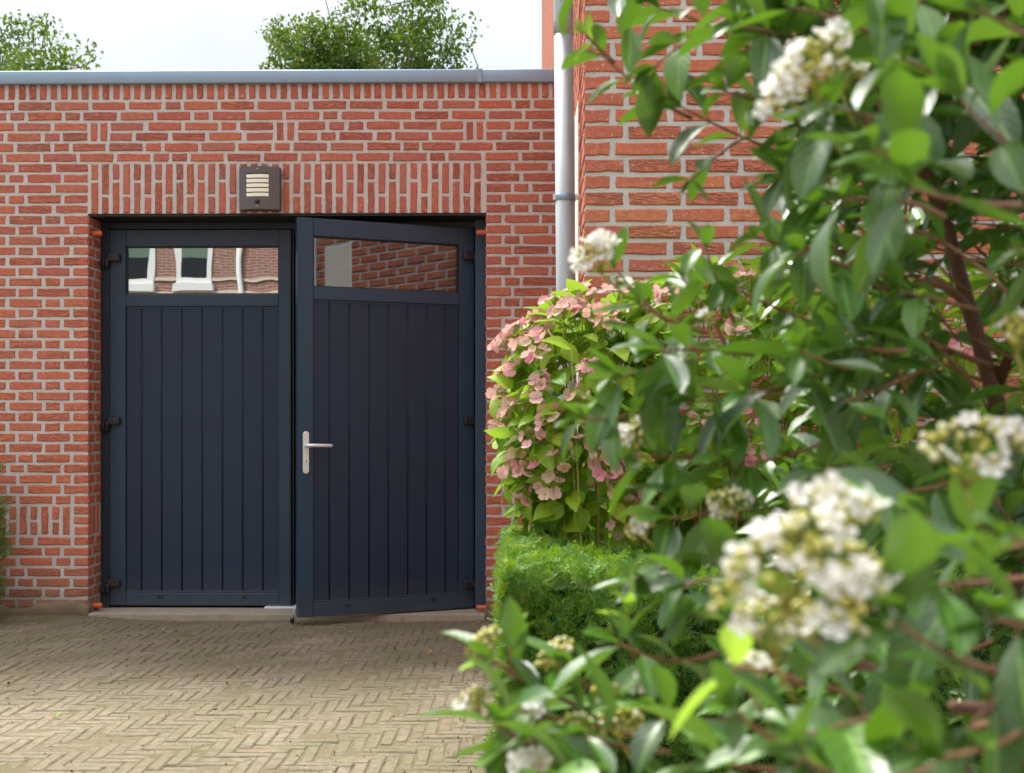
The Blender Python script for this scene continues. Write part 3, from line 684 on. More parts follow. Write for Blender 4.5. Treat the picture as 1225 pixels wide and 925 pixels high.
# ------------------------------------------------------------------ ground and herringbone paving
def sheet(name, x0, x1, y0, y1, z, mat, n=1, **kw):
    mb = MB().add([(x0, y0, z), (x1, y0, z), (x1, y1, z), (x0, y1, z)], [(0, 1, 2, 3)]); return put(name, mb.mesh(name, mat), None, kind='structure', **kw)
sheet('ground', -400, 400, -400, 400, -.035, M['ground'])
pave = thing('driveway', 'mossy herringbone clay brick driveway in front of the garage door', 'driveway', (-2, 5, 0)); del pave['category']; pave['kind'] = 'structure'
def build_paving():
    U = .0500; base = MB()
    nx, ny = 160, 160; v = []; x0, x1, y0, y1 = -5.2, .25, 2.3, 6.999
    gh = lambda x, y: .010*math.sin(x*1.7+.5)*math.sin(y*1.3)+.004*math.sin(x*5+y*3)-.004+.028*max(0, (y-6.45)/.55)**2*max(0, min(1, (-2.3-x)/.6))
    for i in range(nx+1):
        for j in range(ny+1): x = x0+(x1-x0)*i/nx; y = y0+(y1-y0)*j/ny; v.append((x, y, gh(x, y)-.0029+.0014*random.uniform(-1, 1)+.0012*math.sin(x*11+y*3)*math.sin(y*9-x*4)))
    f = [(i*(ny+1)+j, (i+1)*(ny+1)+j, (i+1)*(ny+1)+j+1, i*(ny+1)+j+1) for i in range(nx) for j in range(ny)]
    mb = MB().add(v, f); part_of(pave, 'joint_sand', mb, M['joint'], True)
    def tpl(seed):
        r = random.Random(seed); L, W = .1980, .0486; j = lambda s: r.uniform(-s, s)
        o = [(-L/2+abs(j(.003)), -W/2+abs(j(.002))), (j(.02), -W/2+j(.0008)), (L/2-abs(j(.003)), -W/2+abs(j(.002))), (L/2-abs(j(.003)), W/2-abs(j(.002))), (j(.02), W/2+j(.0008)), (-L/2+abs(j(.003)), W/2-abs(j(.002)))]
        v = [(x, y, -.03) for x, y in o]+[(x, y, -.005+j(.0012)) for x, y in o]+[(x-math.copysign(.005, x) if abs(x) > .05 else x, y-math.copysign(.006, y), j(.0009)) for x, y in o]
        f = []
        for l in range(2):
            for i in range(6): k = (i+1) % 6; f.append((l*6+i, l*6+k, (l+1)*6+k, (l+1)*6+i))
        f.append(tuple(range(12, 18))); v = np.array(v); return (v, f, v[:, :2])
    T = [tpl(i) for i in range(10)]; MS = []
    for tp in T: MS.append(MB().add(*tp).mesh('paver', M['paver']))
    items = []
    for i in range(-106, 8):
        for j in range(46, 142):
            k = (i-j) % 8
            if k == 0: c = ((i+2)*U, (j+.5)*U, 0)
            elif k == 7: c = ((i+.5)*U, (j+2)*U, math.pi/2)      # column piece, starts at its lowest row
            else: continue
            x, y, rz = c
            if k == 7: pass
            lim = 6.99
            if x < x0+.12 or x > x1-.05 or y < y0+.1 or y+(.1 if rz else .025) > lim: continue
            items.append((x, y, rz))
    def imp(it):
        x, y, _ = it; p = proj((x, y, 0))
        if 0 < p[0] < 640 and 700 < p[1] < 925: return 1/p[2]
        return -p[2]
    items.sort(key=lambda it: -imp(it)); rest = MB()
    for q, (x, y, rz) in enumerate(items):
        m = Matrix.Translation((x, y, gh(x, y)+random.uniform(-.003, .003))) @ Matrix.Rotation(rz+random.uniform(-.02, .02), 4, 'Z') @ Matrix.Rotation(random.uniform(-.028, .028), 4, 'X') @ Matrix.Rotation(random.uniform(-.005, .005), 4, 'Y')
        k = random.randrange(10)
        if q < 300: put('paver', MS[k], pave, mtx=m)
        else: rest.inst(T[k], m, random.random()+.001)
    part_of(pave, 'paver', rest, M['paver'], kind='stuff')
build_paving()
sheet('planting_bed', -.03, 2.2, 2.6, 4.43, .012, M['soil'])
def crumbs():
    mb = MB(); r = random.Random(4)
    for i in range(2200):
        y = 7.0-(r.random()**1.6)*4.2; x = r.uniform(-4, .1) if r.random() < .8 else r.gauss(-.2, .1); s = r.uniform(.0015, .005)*(1.5 if r.random() < .05 else 1); m = Matrix.Translation((x, y, .004+.006*math.sin(x*1.7+.5)*math.sin(y*1.3))) @ Euler((r.uniform(0, 3), r.uniform(0, 3), r.uniform(0, 6))).to_matrix().to_4x4() @ Matrix.Diagonal((s*r.uniform(.8, 2), s, s*.6, 1))
        mb.inst((np.array([(1, 0, 0), (-1, 0, 0), (0, 1, 0), (0, -1, 0), (0, 0, 1), (0, 0, -1)], float), [(0, 2, 4), (2, 1, 4), (1, 3, 4), (3, 0, 4), (2, 0, 5), (1, 2, 5), (3, 1, 5), (0, 3, 5)], np.zeros((6, 2))), m, r.random()*.98+.001)
    m, nt, b = newmat('litter'); nt.links.new(ramp(nt, tone(nt), [(0, (.10, .06, .03)), (.5, (.28, .19, .10)), (.75, (.45, .38, .27)), (.9, (.14, .17, .04)), (1, (.6, .55, .48))]), b.inputs['Base Color']); b.inputs['Roughness'].default_value = .9
    o = put('debris', mb.mesh('debris', m), None, kind='stuff'); o['label'] = 'fine plant litter and grit scattered over the paving'; o['category'] = 'debris'
crumbs()
# ------------------------------------------------------------------ leaves
def leaf_tpl(L, W, seed, fold=.25, curl=.2, nl=6, nw=4, shape='ell', wave=.0):
    r = random.Random(seed); v = []; uv = []; ph = r.uniform(0, 6)
    for i in range(nl+1):
        u = i/nl
        if shape == 'ell': wdt = math.sin(math.pi*min(1, max(0, u*.96+.02)))**.75
        else: wdt = (math.sin(math.pi*u**.72)**.9 if 0 < u < 1 else 0)*(1-.25*u)
        if i == nl: wdt = .02
        if i == 0: wdt = .06
        a = curl*u; x = L*math.sin(a)/curl if abs(curl) > .01 else L*u; z = -L*(1-math.cos(a))/curl if abs(curl) > .01 else 0
        for j in range(nw+1):
            s = (j/nw-.5)*2; y = s*W/2*wdt
            v.append((x, y, z+abs(y)*fold*2+wave*math.sin(u*9+ph+s*2)*abs(s))); uv.append((u, j/nw))
    f = [(i*(nw+1)+j, (i+1)*(nw+1)+j, (i+1)*(nw+1)+j+1, i*(nw+1)+j+1) for i in range(nl) for j in range(nw)]
    return (np.array(v), f, np.array(uv))
def frame_mtx(p, d, nrm, s=1.0):
    d = d.normalized(); y = nrm.cross(d)
    if y.length < 1e-3: y = Vector((1, 0, 0)).cross(d)
    y.normalize(); n = d.cross(y)
    return Matrix(((d.x*s, y.x*s, n.x*s, p.x), (d.y*s, y.y*s, n.y*s, p.y), (d.z*s, y.z*s, n.z*s, p.z), (0, 0, 0, 1)))
def rv(): return Vector((random.gauss(0, 1), random.gauss(0, 1), random.gauss(0, 1))).normalized()
def scatter(parent, items, tpls, mat, name='leaf', limit=300):
    """items: (matrix, size): the largest in the picture become objects, the rest one joined part"""
    def im(it):
        p = proj(it[0].translation)
        if p[2] < .3: return 0
        return it[1]/p[2] if (-10 < p[0] < 1235 and -10 < p[1] < 935) else it[1]/p[2]*1e-3
    items = sorted(items, key=lambda it: -im(it)); MS = [MB().add(*tp).mesh(name, mat, True) for tp in tpls]; rest = MB()
    for i, (m, s) in enumerate(items):
        k = random.randrange(len(tpls))
        if i < limit: put(name, MS[k], parent, mtx=m)
        else: rest.inst(tpls[k], m, random.random()+.001)
    if rest.v:
        me = rest.mesh(name, mat, True); me.transform(Matrix.Translation(-root_loc(parent))); put(name, me, parent, world=False, kind='stuff')
VT = [leaf_tpl(1, .36+.05*(i % 3), i, .22+.05*(i % 2), [.5, .25, .8, -.25, .45, .1][i % 6], wave=.012) for i in range(6)]
HT = [leaf_tpl(1, .68+.05*(i % 3), 20+i, .10, [.5, .3, .9, .15][i % 4], shape='ovate', wave=.015) for i in range(5)]
# ------------------------------------------------------------------ foreground viburnum
vib = thing('viburnum_shrub', 'large glossy dark green viburnum with white flower clusters filling the right foreground', 'shrub', (1.0, 1.7, 0))
def bez(a, b, c, n=6): return [a*(1-t)**2+b*2*t*(1-t)+c*t*t for t in [i/n for i in range(n+1)]]
def build_viburnum():
    leaves = []; young = []; tw = MB()
    trunks = [[un(1260, 1400, 2.0), un(1235, 800, 1.95), un(1192, 480, 1.9), un(1165, 390, 1.9), un(1135, 280, 1.92), un(1090, 160, 1.95), un(1042, 50, 1.95), un(1015, -60, 1.95)],
              [un(1420, 1700, 1.6), un(1380, 900, 1.55), un(1330, 500, 1.6), un(1300, 100, 1.7), un(1320, -200, 1.7)],
              [un(1290, 1500, 1.8), un(1180, 960, 1.6), un(1080, 820, 1.45), un(960, 760, 1.4)],
              [un(1300, 1300, 1.3), un(1260, 1000, 1.15), un(1215, 850, 1.05), un(1140, 845, 1.0)],
              [un(1195, 460, 1.9), un(1240, 330, 1.8), un(1290, 100, 1.7), un(1300, -150, 1.6)]]
    for i, tr in enumerate(trunks):
        r0 = [.0155, .016, .012, .010, .009][i]; n = len(tr)
        part_of(vib, 'trunk', MB().tube(tr, [r0*(1-.45*k/(n-1)) for k in range(n)], 10), M['bark'], True)
    for a, b, c, r in ((un(1192, 440, 1.9), un(1150, 425, 1.8), un(1085, 400, 1.7), .005), (un(1160, 370, 1.9), un(1130, 330, 1.8), un(1095, 340, 1.75), .007)):
        tw.tube(bez(a, b, c), [r]*7, 8)
    def shoot(base, tip, size=.075, n=4, yng=False, sag=0.0, droop=0.0, r=.0028, term=True):
        mid = (base+tip)/2+Vector((0, 0, -sag))+rv()*.012
        P = bez(base, mid, tip, 8); tw.tube(P, [r*(1.15-.6*k/8) for k in range(9)], 6)
        d = (P[-1]-P[-2]).normalized(); ph = random.uniform(0, math.pi)
        side = d.cross(Vector((0, 0, 1))).normalized() if abs(d.z) < .95 else Vector((1, 0, 0))
        for k in range(n):
            t = 1-(k/n)*.75; p = P[0].lerp(P[-1], 0)+Vector((0, 0, 0)); q = min(8, max(0, t*8)); i0 = int(q); p = P[i0].lerp(P[min(8, i0+1)], q-i0)
            a0 = ph+k*math.pi/2
            for s in (0, math.pi):
                if random.random() < .07: continue
                rad = Matrix.Rotation(a0+s, 3, d) @ side
                ld = (rad*(.95 if k else .75)+d*random.uniform(.35, .95)+Vector((0, 0, droop+random.uniform(-.28, .12)))+rv()*.15).normalized()
                nrm = (Vector((0, 0, 1))+rv()*.45).normalized()
                sz = size*1.2*random.uniform(.6, 1.25)*(.8 if k == 0 else 1)
                st = p+ld*sz*.10; tw.tube([p, st], [.0011, .0009], 4)
                (young if yng else leaves).append((frame_mtx(st, ld, nrm, sz), sz))
        if term:
            for s in (-1, 1):
                ld = (d+rv()*.35+Vector((0, 0, .15))).normalized(); sz = size*random.uniform(.45, .75)
                (young if yng else leaves).append((frame_mtx(P[-1], ld, (Vector((0, 0, 1))+rv()*.5).normalized(), sz), sz))
    # shoots read off the photograph: tip (px, py, distance), base (px, py, distance), leaf length, leaf pairs
    S = [(722, 68, 1.72, 828, 142, 1.74, .062, 3), (790, 10, 1.75, 900, 60, 1.8, .085, 3), (785, 78, 1.65, 880, 20, 1.6, .080, 2), (700, -20, 1.7, 860, -40, 1.75, .08, 3),
      (815, 128, 1.7, 955, 190, 1.8, .078, 3), (828, 215, 1.68, 900, 160, 1.75, .062, 2), (868, 110, 1.55, 990, 130, 1.7, .07, 3), (880, 30, 1.45, 1010, 60, 1.7, .08, 3), (870, -20, 1.5, 1000, 30, 1.7, .09, 3),
      (950, 10, 1.3, 1080, 60, 1.6, .085, 3), (935, 210, 1.55, 1060, 240, 1.8, .08, 4), (905, 285, 1.65, 1010, 300, 1.8, .07, 4), (960, 300, 1.4, 1100, 330, 1.8, .085, 3),
      (880, 345, 1.6, 990, 390, 1.8, .07, 3), (765, 365, 1.6, 855, 400, 1.65, .068, 4), (735, 320, 1.65, 800, 385, 1.65, .05, 3), (845, 300, 1.75, 880, 390, 1.75, .06, 3), (818, 335, 1.7, 870, 420, 1.7, .066, 3),
      (745, 450, 1.5, 870, 425, 1.6, .085, 3), (790, 420, 1.45, 900, 425, 1.6, .075, 3), (760, 545, 1.5, 885, 540, 1.6, .07, 4), (700, 500, 1.45, 800, 480, 1.55, .075, 2), (830, 480, 1.5, 950, 470, 1.65, .08, 4),
      (900, 470, 1.4, 1040, 430, 1.7, .085, 4), (960, 420, 1.35, 1070, 440, 1.7, .08, 4), (1000, 370, 1.5, 1060, 440, 1.7, .085, 3), (870, 555, 1.45, 1000, 520, 1.6, .085, 4), (1010, 480, 1.4, 1110, 440, 1.8, .085, 4),
      (985, 560, 1.35, 1120, 540, 1.7, .09, 4), (920, 620, 1.4, 1040, 600, 1.6, .08, 4), (1060, 590, 1.3, 1180, 560, 1.7, .09, 4), (800, 620, 1.4, 920, 610, 1.55, .07, 4), (765, 690, 1.35, 880, 655, 1.5, .075, 3),
      (820, 700, 1.3, 930, 680, 1.45, .075, 4), (740, 770, 1.25, 860, 780, 1.4, .07, 4), (870, 740, 1.2, 960, 760, 1.4, .08, 4), (590, 790, 1.30, 690, 845, 1.35, .062, 3), (620, 850, 1.25, 760, 880, 1.35, .065, 4), (600, 870, 1.2, 680, 885, 1.25, .075, 3),
      (680, 800, 1.3, 780, 850, 1.4, .062, 4), (700, 880, 1.15, 800, 900, 1.3, .07, 3), (780, 850, 1.15, 880, 860, 1.3, .075, 4), (660, 930, 1.1, 800, 950, 1.2, .075, 4), (850, 910, 1.05, 960, 920, 1.2, .08, 4),
      (960, 880, .95, 1110, 850, 1.0, .09, 3), (1010, 930, .9, 1150, 900, 1.0, .09, 3), (1080, 900, .9, 1200, 860, 1.0, .085, 2), (1160, 870, .85, 1230, 820, .95, .075, 2), (1120, 700, .9, 1240, 690, 1.1, .08, 3), (1190, 740, .85, 1280, 750, 1.0, .08, 3),
      (1130, 905, .78, 1260, 840, .9, .075, 1), (960, 905, .80, 1070, 960, .9, .075, 1), (1075, 745, .80, 1190, 800, .95, .075, 1), (1200, 640, .78, 1290, 700, .95, .075, 1), (880, 850, .85, 960, 900, .95, .06, 1),
      (1010, 760, 1.1, 1130, 790, 1.3, .085, 3), (930, 820, 1.1, 1040, 840, 1.3, .08, 4), (1110, 620, 1.0, 1230, 650, 1.2, .08, 2),
      (1000, 130, 1.15, 1120, 150, 1.5, .085, 3), (1040, 180, 1.05, 1160, 200, 1.3, .09, 3), (1080, 70, 1.2, 1200, 120, 1.5, .09, 4), (1150, 120, 1.0, 1250, 190, 1.2, .09, 3), (1090, 225, 1.0, 1220, 245, 1.1, .07, 2),
      (1170, 10, 1.1, 1280, 60, 1.3, .09, 4), (1040, -10, 1.2, 1150, -20, 1.4, .09, 3), (1215, 300, 1.1, 1290, 290, 1.2, .07, 3), (1010, 240, 1.15, 1130, 260, 1.3, .09, 3)]
    for s in S: shoot(un(*s[3:6]), un(*s[0:3]), s[6], s[7], False, random.uniform(-.01, .02))
    # upright pale young shoot and other fresh tips
    shoot(un(760, 790, 1.32), un(752, 735, 1.30), .058, 2, True, droop=1.0, r=.0018); shoot(un(625, 815, 1.3), un(592, 795, 1.3), .05, 1, True, term=False, r=.0015)
    shoot(un(735, 75, 1.72), un(700, 40, 1.7), .038, 2, True); shoot(un(612, 800, 1.3), un(618, 770, 1.3), .045, 1, True, term=False, droop=1.2, r=.0015); shoot(un(960, 820, .95), un(880, 800, .9), .06, 1, True, term=False)
    # the interior of the shrub
    for i in range(260):
        py = random.uniform(-140, 1000); lo = 905 if 40 < py < 560 else 850
        if py < 40: lo = 860
        px = random.uniform(lo, 1480)**1.0; Z = random.uniform(1.45, 2.35)
        if px-lo < 60 and random.random() < .4: continue
        tip = un(px, py, Z); base = tip+Vector((random.uniform(.02, .14), random.uniform(-.05, .1), random.uniform(-.12, .02)))
        shoot(base, tip, random.uniform(.06, .085), random.choice((3, 4, 4)))
    for i in range(90):
        tip = un(random.uniform(880, 1460), random.uniform(-160, 60 if i % 2 else 330), random.uniform(1.5, 2.5)); base = tip+Vector((random.uniform(.02, .14), random.uniform(-.05, .1), random.uniform(-.12, .02)))
        if proj(tip)[0] > 930 or proj(tip)[1] < 60: shoot(base, tip, random.uniform(.075, .095), 4)
    for i in range(150):
        tip = un(random.uniform(960, 1480), random.uniform(-140, 640), random.uniform(1.8, 2.6)); base = tip+Vector((random.uniform(.02, .14), random.uniform(-.05, .1), random.uniform(-.12, .02)))
        shoot(base, tip, random.uniform(.07, .09), 4)
    def clear(it):      # the old brown trunk stands bare between y 280 and 470 of the photograph
        p = proj(it[0].translation+Vector(it[0].col[0][:3])*.5)
        if not (265 < p[1] < 470) or p[2] > 1.95: return True
        tx = 1135+(p[1]-280)*.29; return not (-42 < p[0]-tx < 42)
    leaves[:] = [l for l in leaves if clear(l)]
    scatter(vib, leaves, VT, M['vib']); scatter(vib, young, VT, M['vibnew'], 'young_leaf')
    part_of(vib, 'twig', tw, M['twig'], True, kind='stuff')
    # flower heads
    bm = bmesh.new(); bmesh.ops.create_icosphere(bm, subdivisions=1, radius=1); bm.verts.index_update()
    ICO = (np.array([v.co[:] for v in bm.verts]), [tuple(x.index for x in f.verts) for f in bm.faces], np.zeros((len(bm.verts), 2))); bm.free()
    BUD = MB().add(*ICO).mesh('bud', M['bud'], True)
    def blossom(seed):
        r = random.Random(seed); v = [(0, 0, 0)]; f = []
        for k in range(5):
            a = 2*math.pi*k/5+r.uniform(-.12, .12); b = len(v)
            for da, rr, zz in ((-.42, .45, .08), (-.5, .85, .22), (-.22, 1.05, .22), (.22, 1.05, .22), (.5, .85, .2), (.42, .45, .08)):
                v.append((rr*math.cos(a+da), rr*math.sin(a+da), zz+r.uniform(-.06, .06)))
            f += [(0, b, b+5), (b, b+1, b+4, b+5), (b+1, b+2, b+3, b+4)]
        v = np.array(v); return (v, f, np.zeros((len(v), 2)))
    BL = [MB().add(*blossom(i)).mesh('blossom', M['petal_w'], True) for i in range(4)]; BLT = [blossom(i) for i in range(4)]
    def head(px, py, Z, W, H, ang, nb, nf, detail, tilt=(0, -.6, .8)):
        c = un(px, py, Z); sc_ = Z/F; a = math.radians(ang); n = Vector(tilt).normalized()
        ux = Vector((math.cos(a), 0, math.sin(a))); ux = (ux-n*ux.dot(n)).normalized(); uy = n.cross(ux)
        if uy.z < 0: uy = -uy
        stalk = MB(); foot = c-n*W*sc_*.35-Vector((0, 0, .01)); pts = []
        for i in range(nb+nf):
            for _ in range(30):
                x, y = random.uniform(-1, 1), random.uniform(-1, 1)
                if x*x+y*y > 1: continue
                p = c+ux*x*W*sc_*.5+uy*y*H*sc_*.5+n*(.25*W*sc_*(1-x*x-y*y)+random.uniform(-.003, .003))
                if all((p-q).length > .0062 for q in pts): pts.append(p); break
        for k in range(7):
            aa = k*2*math.pi/7; q = c+ux*math.cos(aa)*W*sc_*.3+uy*math.sin(aa)*H*sc_*.3-n*.004; stalk.tube([foot, (foot+q)/2+n*.003, q], [.0016, .0012, .001], 5)
        for p in pts:
            q = min((c+ux*math.cos(k*2*math.pi/7)*W*sc_*.3+uy*math.sin(k*2*math.pi/7)*H*sc_*.3-n*.004 for k in range(7)), key=lambda v: (v-p).length); stalk.tube([q, p], .0007, 4)
        stalk.tube([foot-n*.03+Vector((.02, 0, -.01)), foot], .0018, 6)
        h = part_of(vib, 'flower_head', stalk, M['stalk'], True)
        bb = MB(); fb = MB()
        for i, p in enumerate(pts):
            isf = i < nf
            if isf:
                s = random.uniform(.0088, .0125); m = frame_mtx(p+n*.002, rv(), (n+rv()*.5).normalized(), s)
                if detail: put('blossom', random.choice(BL), h, mtx=m)
                else: fb.inst(random.choice(BLT), m, random.random()+.001)
            else:
                s = random.uniform(.0030, .0047); m = Matrix.Translation(p) @ Matrix.Scale(s, 4)
                if detail: put('bud', BUD, h, mtx=m)
                else: bb.inst(ICO, m, random.random()+.001)
        if bb.v: part_of(h, 'bud', bb, M['bud'], True, kind='stuff')
        if fb.v: part_of(h, 'blossom', fb, M['petal_w'], True, kind='stuff')
    head(970, 90, 1.12, 165, 46, 54, 50, 18, True, (-.35, -.7, .6))
    head(712, 303, 1.62, 62, 34, 52, 26, 20, True, (-.4, -.6, .6))
    head(1165, 535, .98, 135, 95, 10, 44, 7, True)
    head(930, 672, .80, 200, 62, 50, 38, 9, True, (-.3, -.6, .7)); head(1015, 700, .80, 125, 135, 20, 34, 9, True, (.1, -.8, .6)); head(1003, 608, .84, 110, 50, -20, 14, 7, True)
    head(930, 745, .84, 120, 60, 10, 24, 3, True)
    head(757, 522, 1.55, 44, 40, 60, 26, 6, False, (-.4, -.7, .5)); head(870, 602, 1.4, 52, 46, 30, 30, 4, False); head(768, 628, 1.5, 48, 30, 60, 28, 2, False, (-.3, -.7, .5))
    head(580, 768, 1.32, 52, 24, 35, 30, 0, False, (-.4, -.6, .5)); head(566, 838, 1.28, 48, 22, 38, 28, 1, False, (-.4, -.6, .5)); head(664, 782, 1.35, 52, 28, 45, 32, 0, False, (-.3, -.6, .6))
    head(742, 862, 1.25, 56, 40, 20, 34, 0, False); head(725, 828, 1.3, 36, 18, 10, 20, 0, False); head(690, 868, 1.25, 40, 34, 0, 26, 0, False); head(633, 917, 1.15, 44, 30, 20, 14, 10, False)
    head(640, 845, 1.25, 20, 16, 0, 3, 3, False); head(780, 818, 1.3, 40, 30, 10, 8, 2, False); head(1220, 395, 1.1, 50, 46, 0, 16, 3, False); head(850, 380, 1.5, 22, 14, 0, 3, 1, False); head(1010, 85, 1.3, 50, 40, 0, 16, 2, False)
    head(900, 800, 1.0, 60, 40, 0, 18, 1, False)
build_viburnum()
# ------------------------------------------------------------------ hydrangea
hyd = thing('hydrangea', 'pink lacecap hydrangea with yellow green leaves rising behind the clipped hedge', 'shrub', (.45, 4.15, 0))
def build_hydrangea():
    BL = [((.225, 4.03, 1.17), (.325, .36, .47)), ((.62, 4.0, 1.27), (.38, .36, .48)), ((1.05, 3.98, 1.25), (.38, .36, .48)), ((1.5, 3.98, 1.2), (.38, .36, .5))]
    def surf():
        while True:
            k = random.choices(range(4), (5, 4, 2.5, 2))[0]; c, r = BL[k]; d = rv()
            if d.y > .55 or d.z < -.92: continue
            q = random.uniform(.45, 1.03)**.6; p = Vector((c[0]+d.x*r[0]*q, c[1]+d.y*r[1]*q, c[2]+d.z*r[2]*q))
            if p.x < -.085: continue
            if p.x > HX-.03 and p.y > HY-.03: continue
            if p.z < .80 and p.y < 4.0: continue
            ok = True
            for j, (c2, r2) in enumerate(BL):
                if j != k and sum(((p[i]-c2[i])/r2[i])**2 for i in range(3)) < .45: ok = False
            if ok: return p, Vector((d.x/r[0], d.y/r[1], d.z/r[2])).normalized(), k
    L = []; st = MB(); root = [Vector((.25, 4.2, .0)), Vector((.55, 4.2, 0)), Vector((1.0, 4.2, 0)), Vector((1.4, 4.2, 0))]
    for i in range(2100):
        p, n, k = surf(); d = (n*.6+rv()*.7+Vector((0, 0, -.30))).normalized(); sz = random.uniform(.06, .115)
        nr = (Vector((0, 0, .8))+n*.8+rv()*.35).normalized(); L.append((frame_mtx(p, d, nr, sz), sz))
        if i % 14 == 0: c = root[k]; m = Vector((p.x*.7+c.x*.3, p.y*.8+c.y*.2, .5)); st.tube(bez(c, m, p, 5), [.0045, .004, .0035, .003, .0025, .002], 5)
        q = p-d*.02-n*.01; st.tube([p, q, q-n*.03-Vector((0, 0, .02))], .0013, 4)
    scatter(hyd, L, HT, M['hyd'])
    part_of(hyd, 'stem', st, M['stalk'], True, kind='stuff')
    def floret(seed):
        r = random.Random(seed); v = []; f = []
        for k in range(4):
            a = k*math.pi/2+r.uniform(-.15, .15); b = len(v); z0 = r.uniform(.0, .15)
            for da, rr, zz in ((0, .05, 0), (-.80, .45, .08), (-.76, .82, .2), (-.32, 1.02, .3), (.32, 1.02, .28), (.76, .82, .2), (.80, .45, .08), (0, .6, .06)):
                v.append((rr*math.cos(a+da), rr*math.sin(a+da), zz*(1+z0*3)+z0*.3))
            f += [(b, b+1, b+7), (b+1, b+2, b+7), (b+2, b+3, b+7), (b+3, b+4, b+7), (b+4, b+5, b+7), (b+5, b+6, b+7), (b+6, b, b+7)]
        v = np.array(v); return (v, f, v[:, :2])
    FM = [MB().add(*floret(i)).mesh('floret', M['petal_p'], True) for i in range(5)]
    def head(p, n):
        mb = MB(); up = (n*.7+Vector((0, 0, .6))).normalized(); a = up.cross(Vector((.3, .8, .1))).normalized(); b = up.cross(a)
        base = p-up*.035
        for i in range(46):
            q = random.random()**.5*.028; th = random.uniform(0, 6.28); c = p+a*q*math.cos(th)+b*q*math.sin(th)+up*(.006-q*.2)
            s = random.uniform(.0016, .003)
            mb.add([tuple(c+Vector(o)*s) for o in ((1, 0, 0), (-1, 0, 0), (0, 1, 0), (0, -1, 0), (0, 0, 1), (0, 0, -1))], [(0, 2, 4), (2, 1, 4), (1, 3, 4), (3, 0, 4), (2, 0, 5), (1, 2, 5), (3, 1, 5), (0, 3, 5)])
            if i % 3 == 0: mb.tube([base, c], .0008, 4)
        mb.tube([base-up*.05, base], .002, 5)
        h = part_of(hyd, 'flower_head', mb, M['hyd_bud'])
        nf = random.choice((4, 5, 6, 6))
        for k in range(nf):
            th = k*6.283/nf+random.uniform(-.3, .3); q = random.uniform(.022, .044); c = p+a*q*math.cos(th)+b*q*math.sin(th)+up*random.uniform(-.006, .006)
            m = frame_mtx(c, rv(), (up+rv()*.55+(c-p)*8).normalized(), random.uniform(.017, .026)); put('floret', random.choice(FM), h, mtx=m)
    for px, py in ((672, 372), (625, 410), (706, 350), (684, 362), (648, 455), (600, 500), (675, 545), (725, 560), (690, 345), (660, 358), (640, 382), (615, 392), (600, 408), (648, 400), (700, 372), (735, 372), (722, 385), (610, 442), (640, 425), (598, 466), (640, 470), (612, 485), (655, 500), (636, 520), (612, 555), (628, 590), (660, 580), (632, 560), (700, 520), (715, 535), (745, 545), (735, 575), (760, 610), (742, 625), (775, 600), (690, 470), (710, 440), (740, 350), (770, 345), (800, 352), (830, 322), (858, 325), (890, 330), (925, 345), (960, 350), (1000, 345), (1060, 390), (1120, 400), (900, 500), (905, 545), (840, 500), (1000, 480), (1150, 420), (880, 390), (1060, 550), (1130, 500), (960, 560), (1200, 345)):
        X = pxX(px, 3.75); k = min(range(4), key=lambda i: abs(BL[i][0][0]-X)); c, r = BL[k]
        # drop the head onto the shrub's outer skin
        best = None
        for q in range(40):
            Y = 3.55+q*.02; X = pxX(px, Y); z = pyZ(py, X, Y)
            if any(sum(((v-cc)/rr)**2 for v, cc, rr in zip((X, Y, z), c2, r2)) < 1.08 for c2, r2 in BL): best = (X, Y-.02, z); break
        if best is None: best = (pxX(px, 4.0), 4.0, pyZ(py, pxX(px, 4.0), 4.0))
        p = Vector(best); n = Vector(((p.x-c[0])/r[0], (p.y-c[1])/r[1], (p.z-c[2])/r[2])).normalized(); head(p, n)
build_hydrangea()
# ------------------------------------------------------------------ clipped yew hedge, conifer at the left
def sprig(seed, n=12, L=.055, nl=.022, nw=.0028):
    r = random.Random(seed); v = []; f = []; uv = []
    def q(a, b, c, d):
        k = len(v); v.extend([a, b, c, d]); f.append((k, k+1, k+2, k+3)); uv.extend([(0, 0), (1, 0), (1, 1), (0, 1)])
    q((0, -.0008, 0), (L, -.0004, 0), (L, .0004, 0), (0, .0008, 0))
    for i in range(n):
        s = 1 if i % 2 else -1; x = L*(.1+.9*i/n); l = nl*r.uniform(.7, 1.1)*(1-.35*i/n); a = r.uniform(.6, 1.0); dz = r.uniform(-.25, .45)*l
        dx, dy = l*math.cos(a), s*l*math.sin(a); wx, wy = -s*nw/2*math.sin(a)*s, nw/2*math.cos(a)
        q((x-nw/2, 0, 0), (x+dx*.6-nw/2, dy*.6, dz*.6), (x+dx, dy, dz), (x+dx*.5+nw/2, dy*.5, dz*.5+.0005))
    return (np.array(v), f, np.array(uv))
SP = [sprig(i, 12, .06, .025, .0052) for i in range(8)]
hedge = thing('hedge', 'low clipped yew hedge block beside the driveway below the hydrangea', 'hedge', (.8, 3.7, 0))
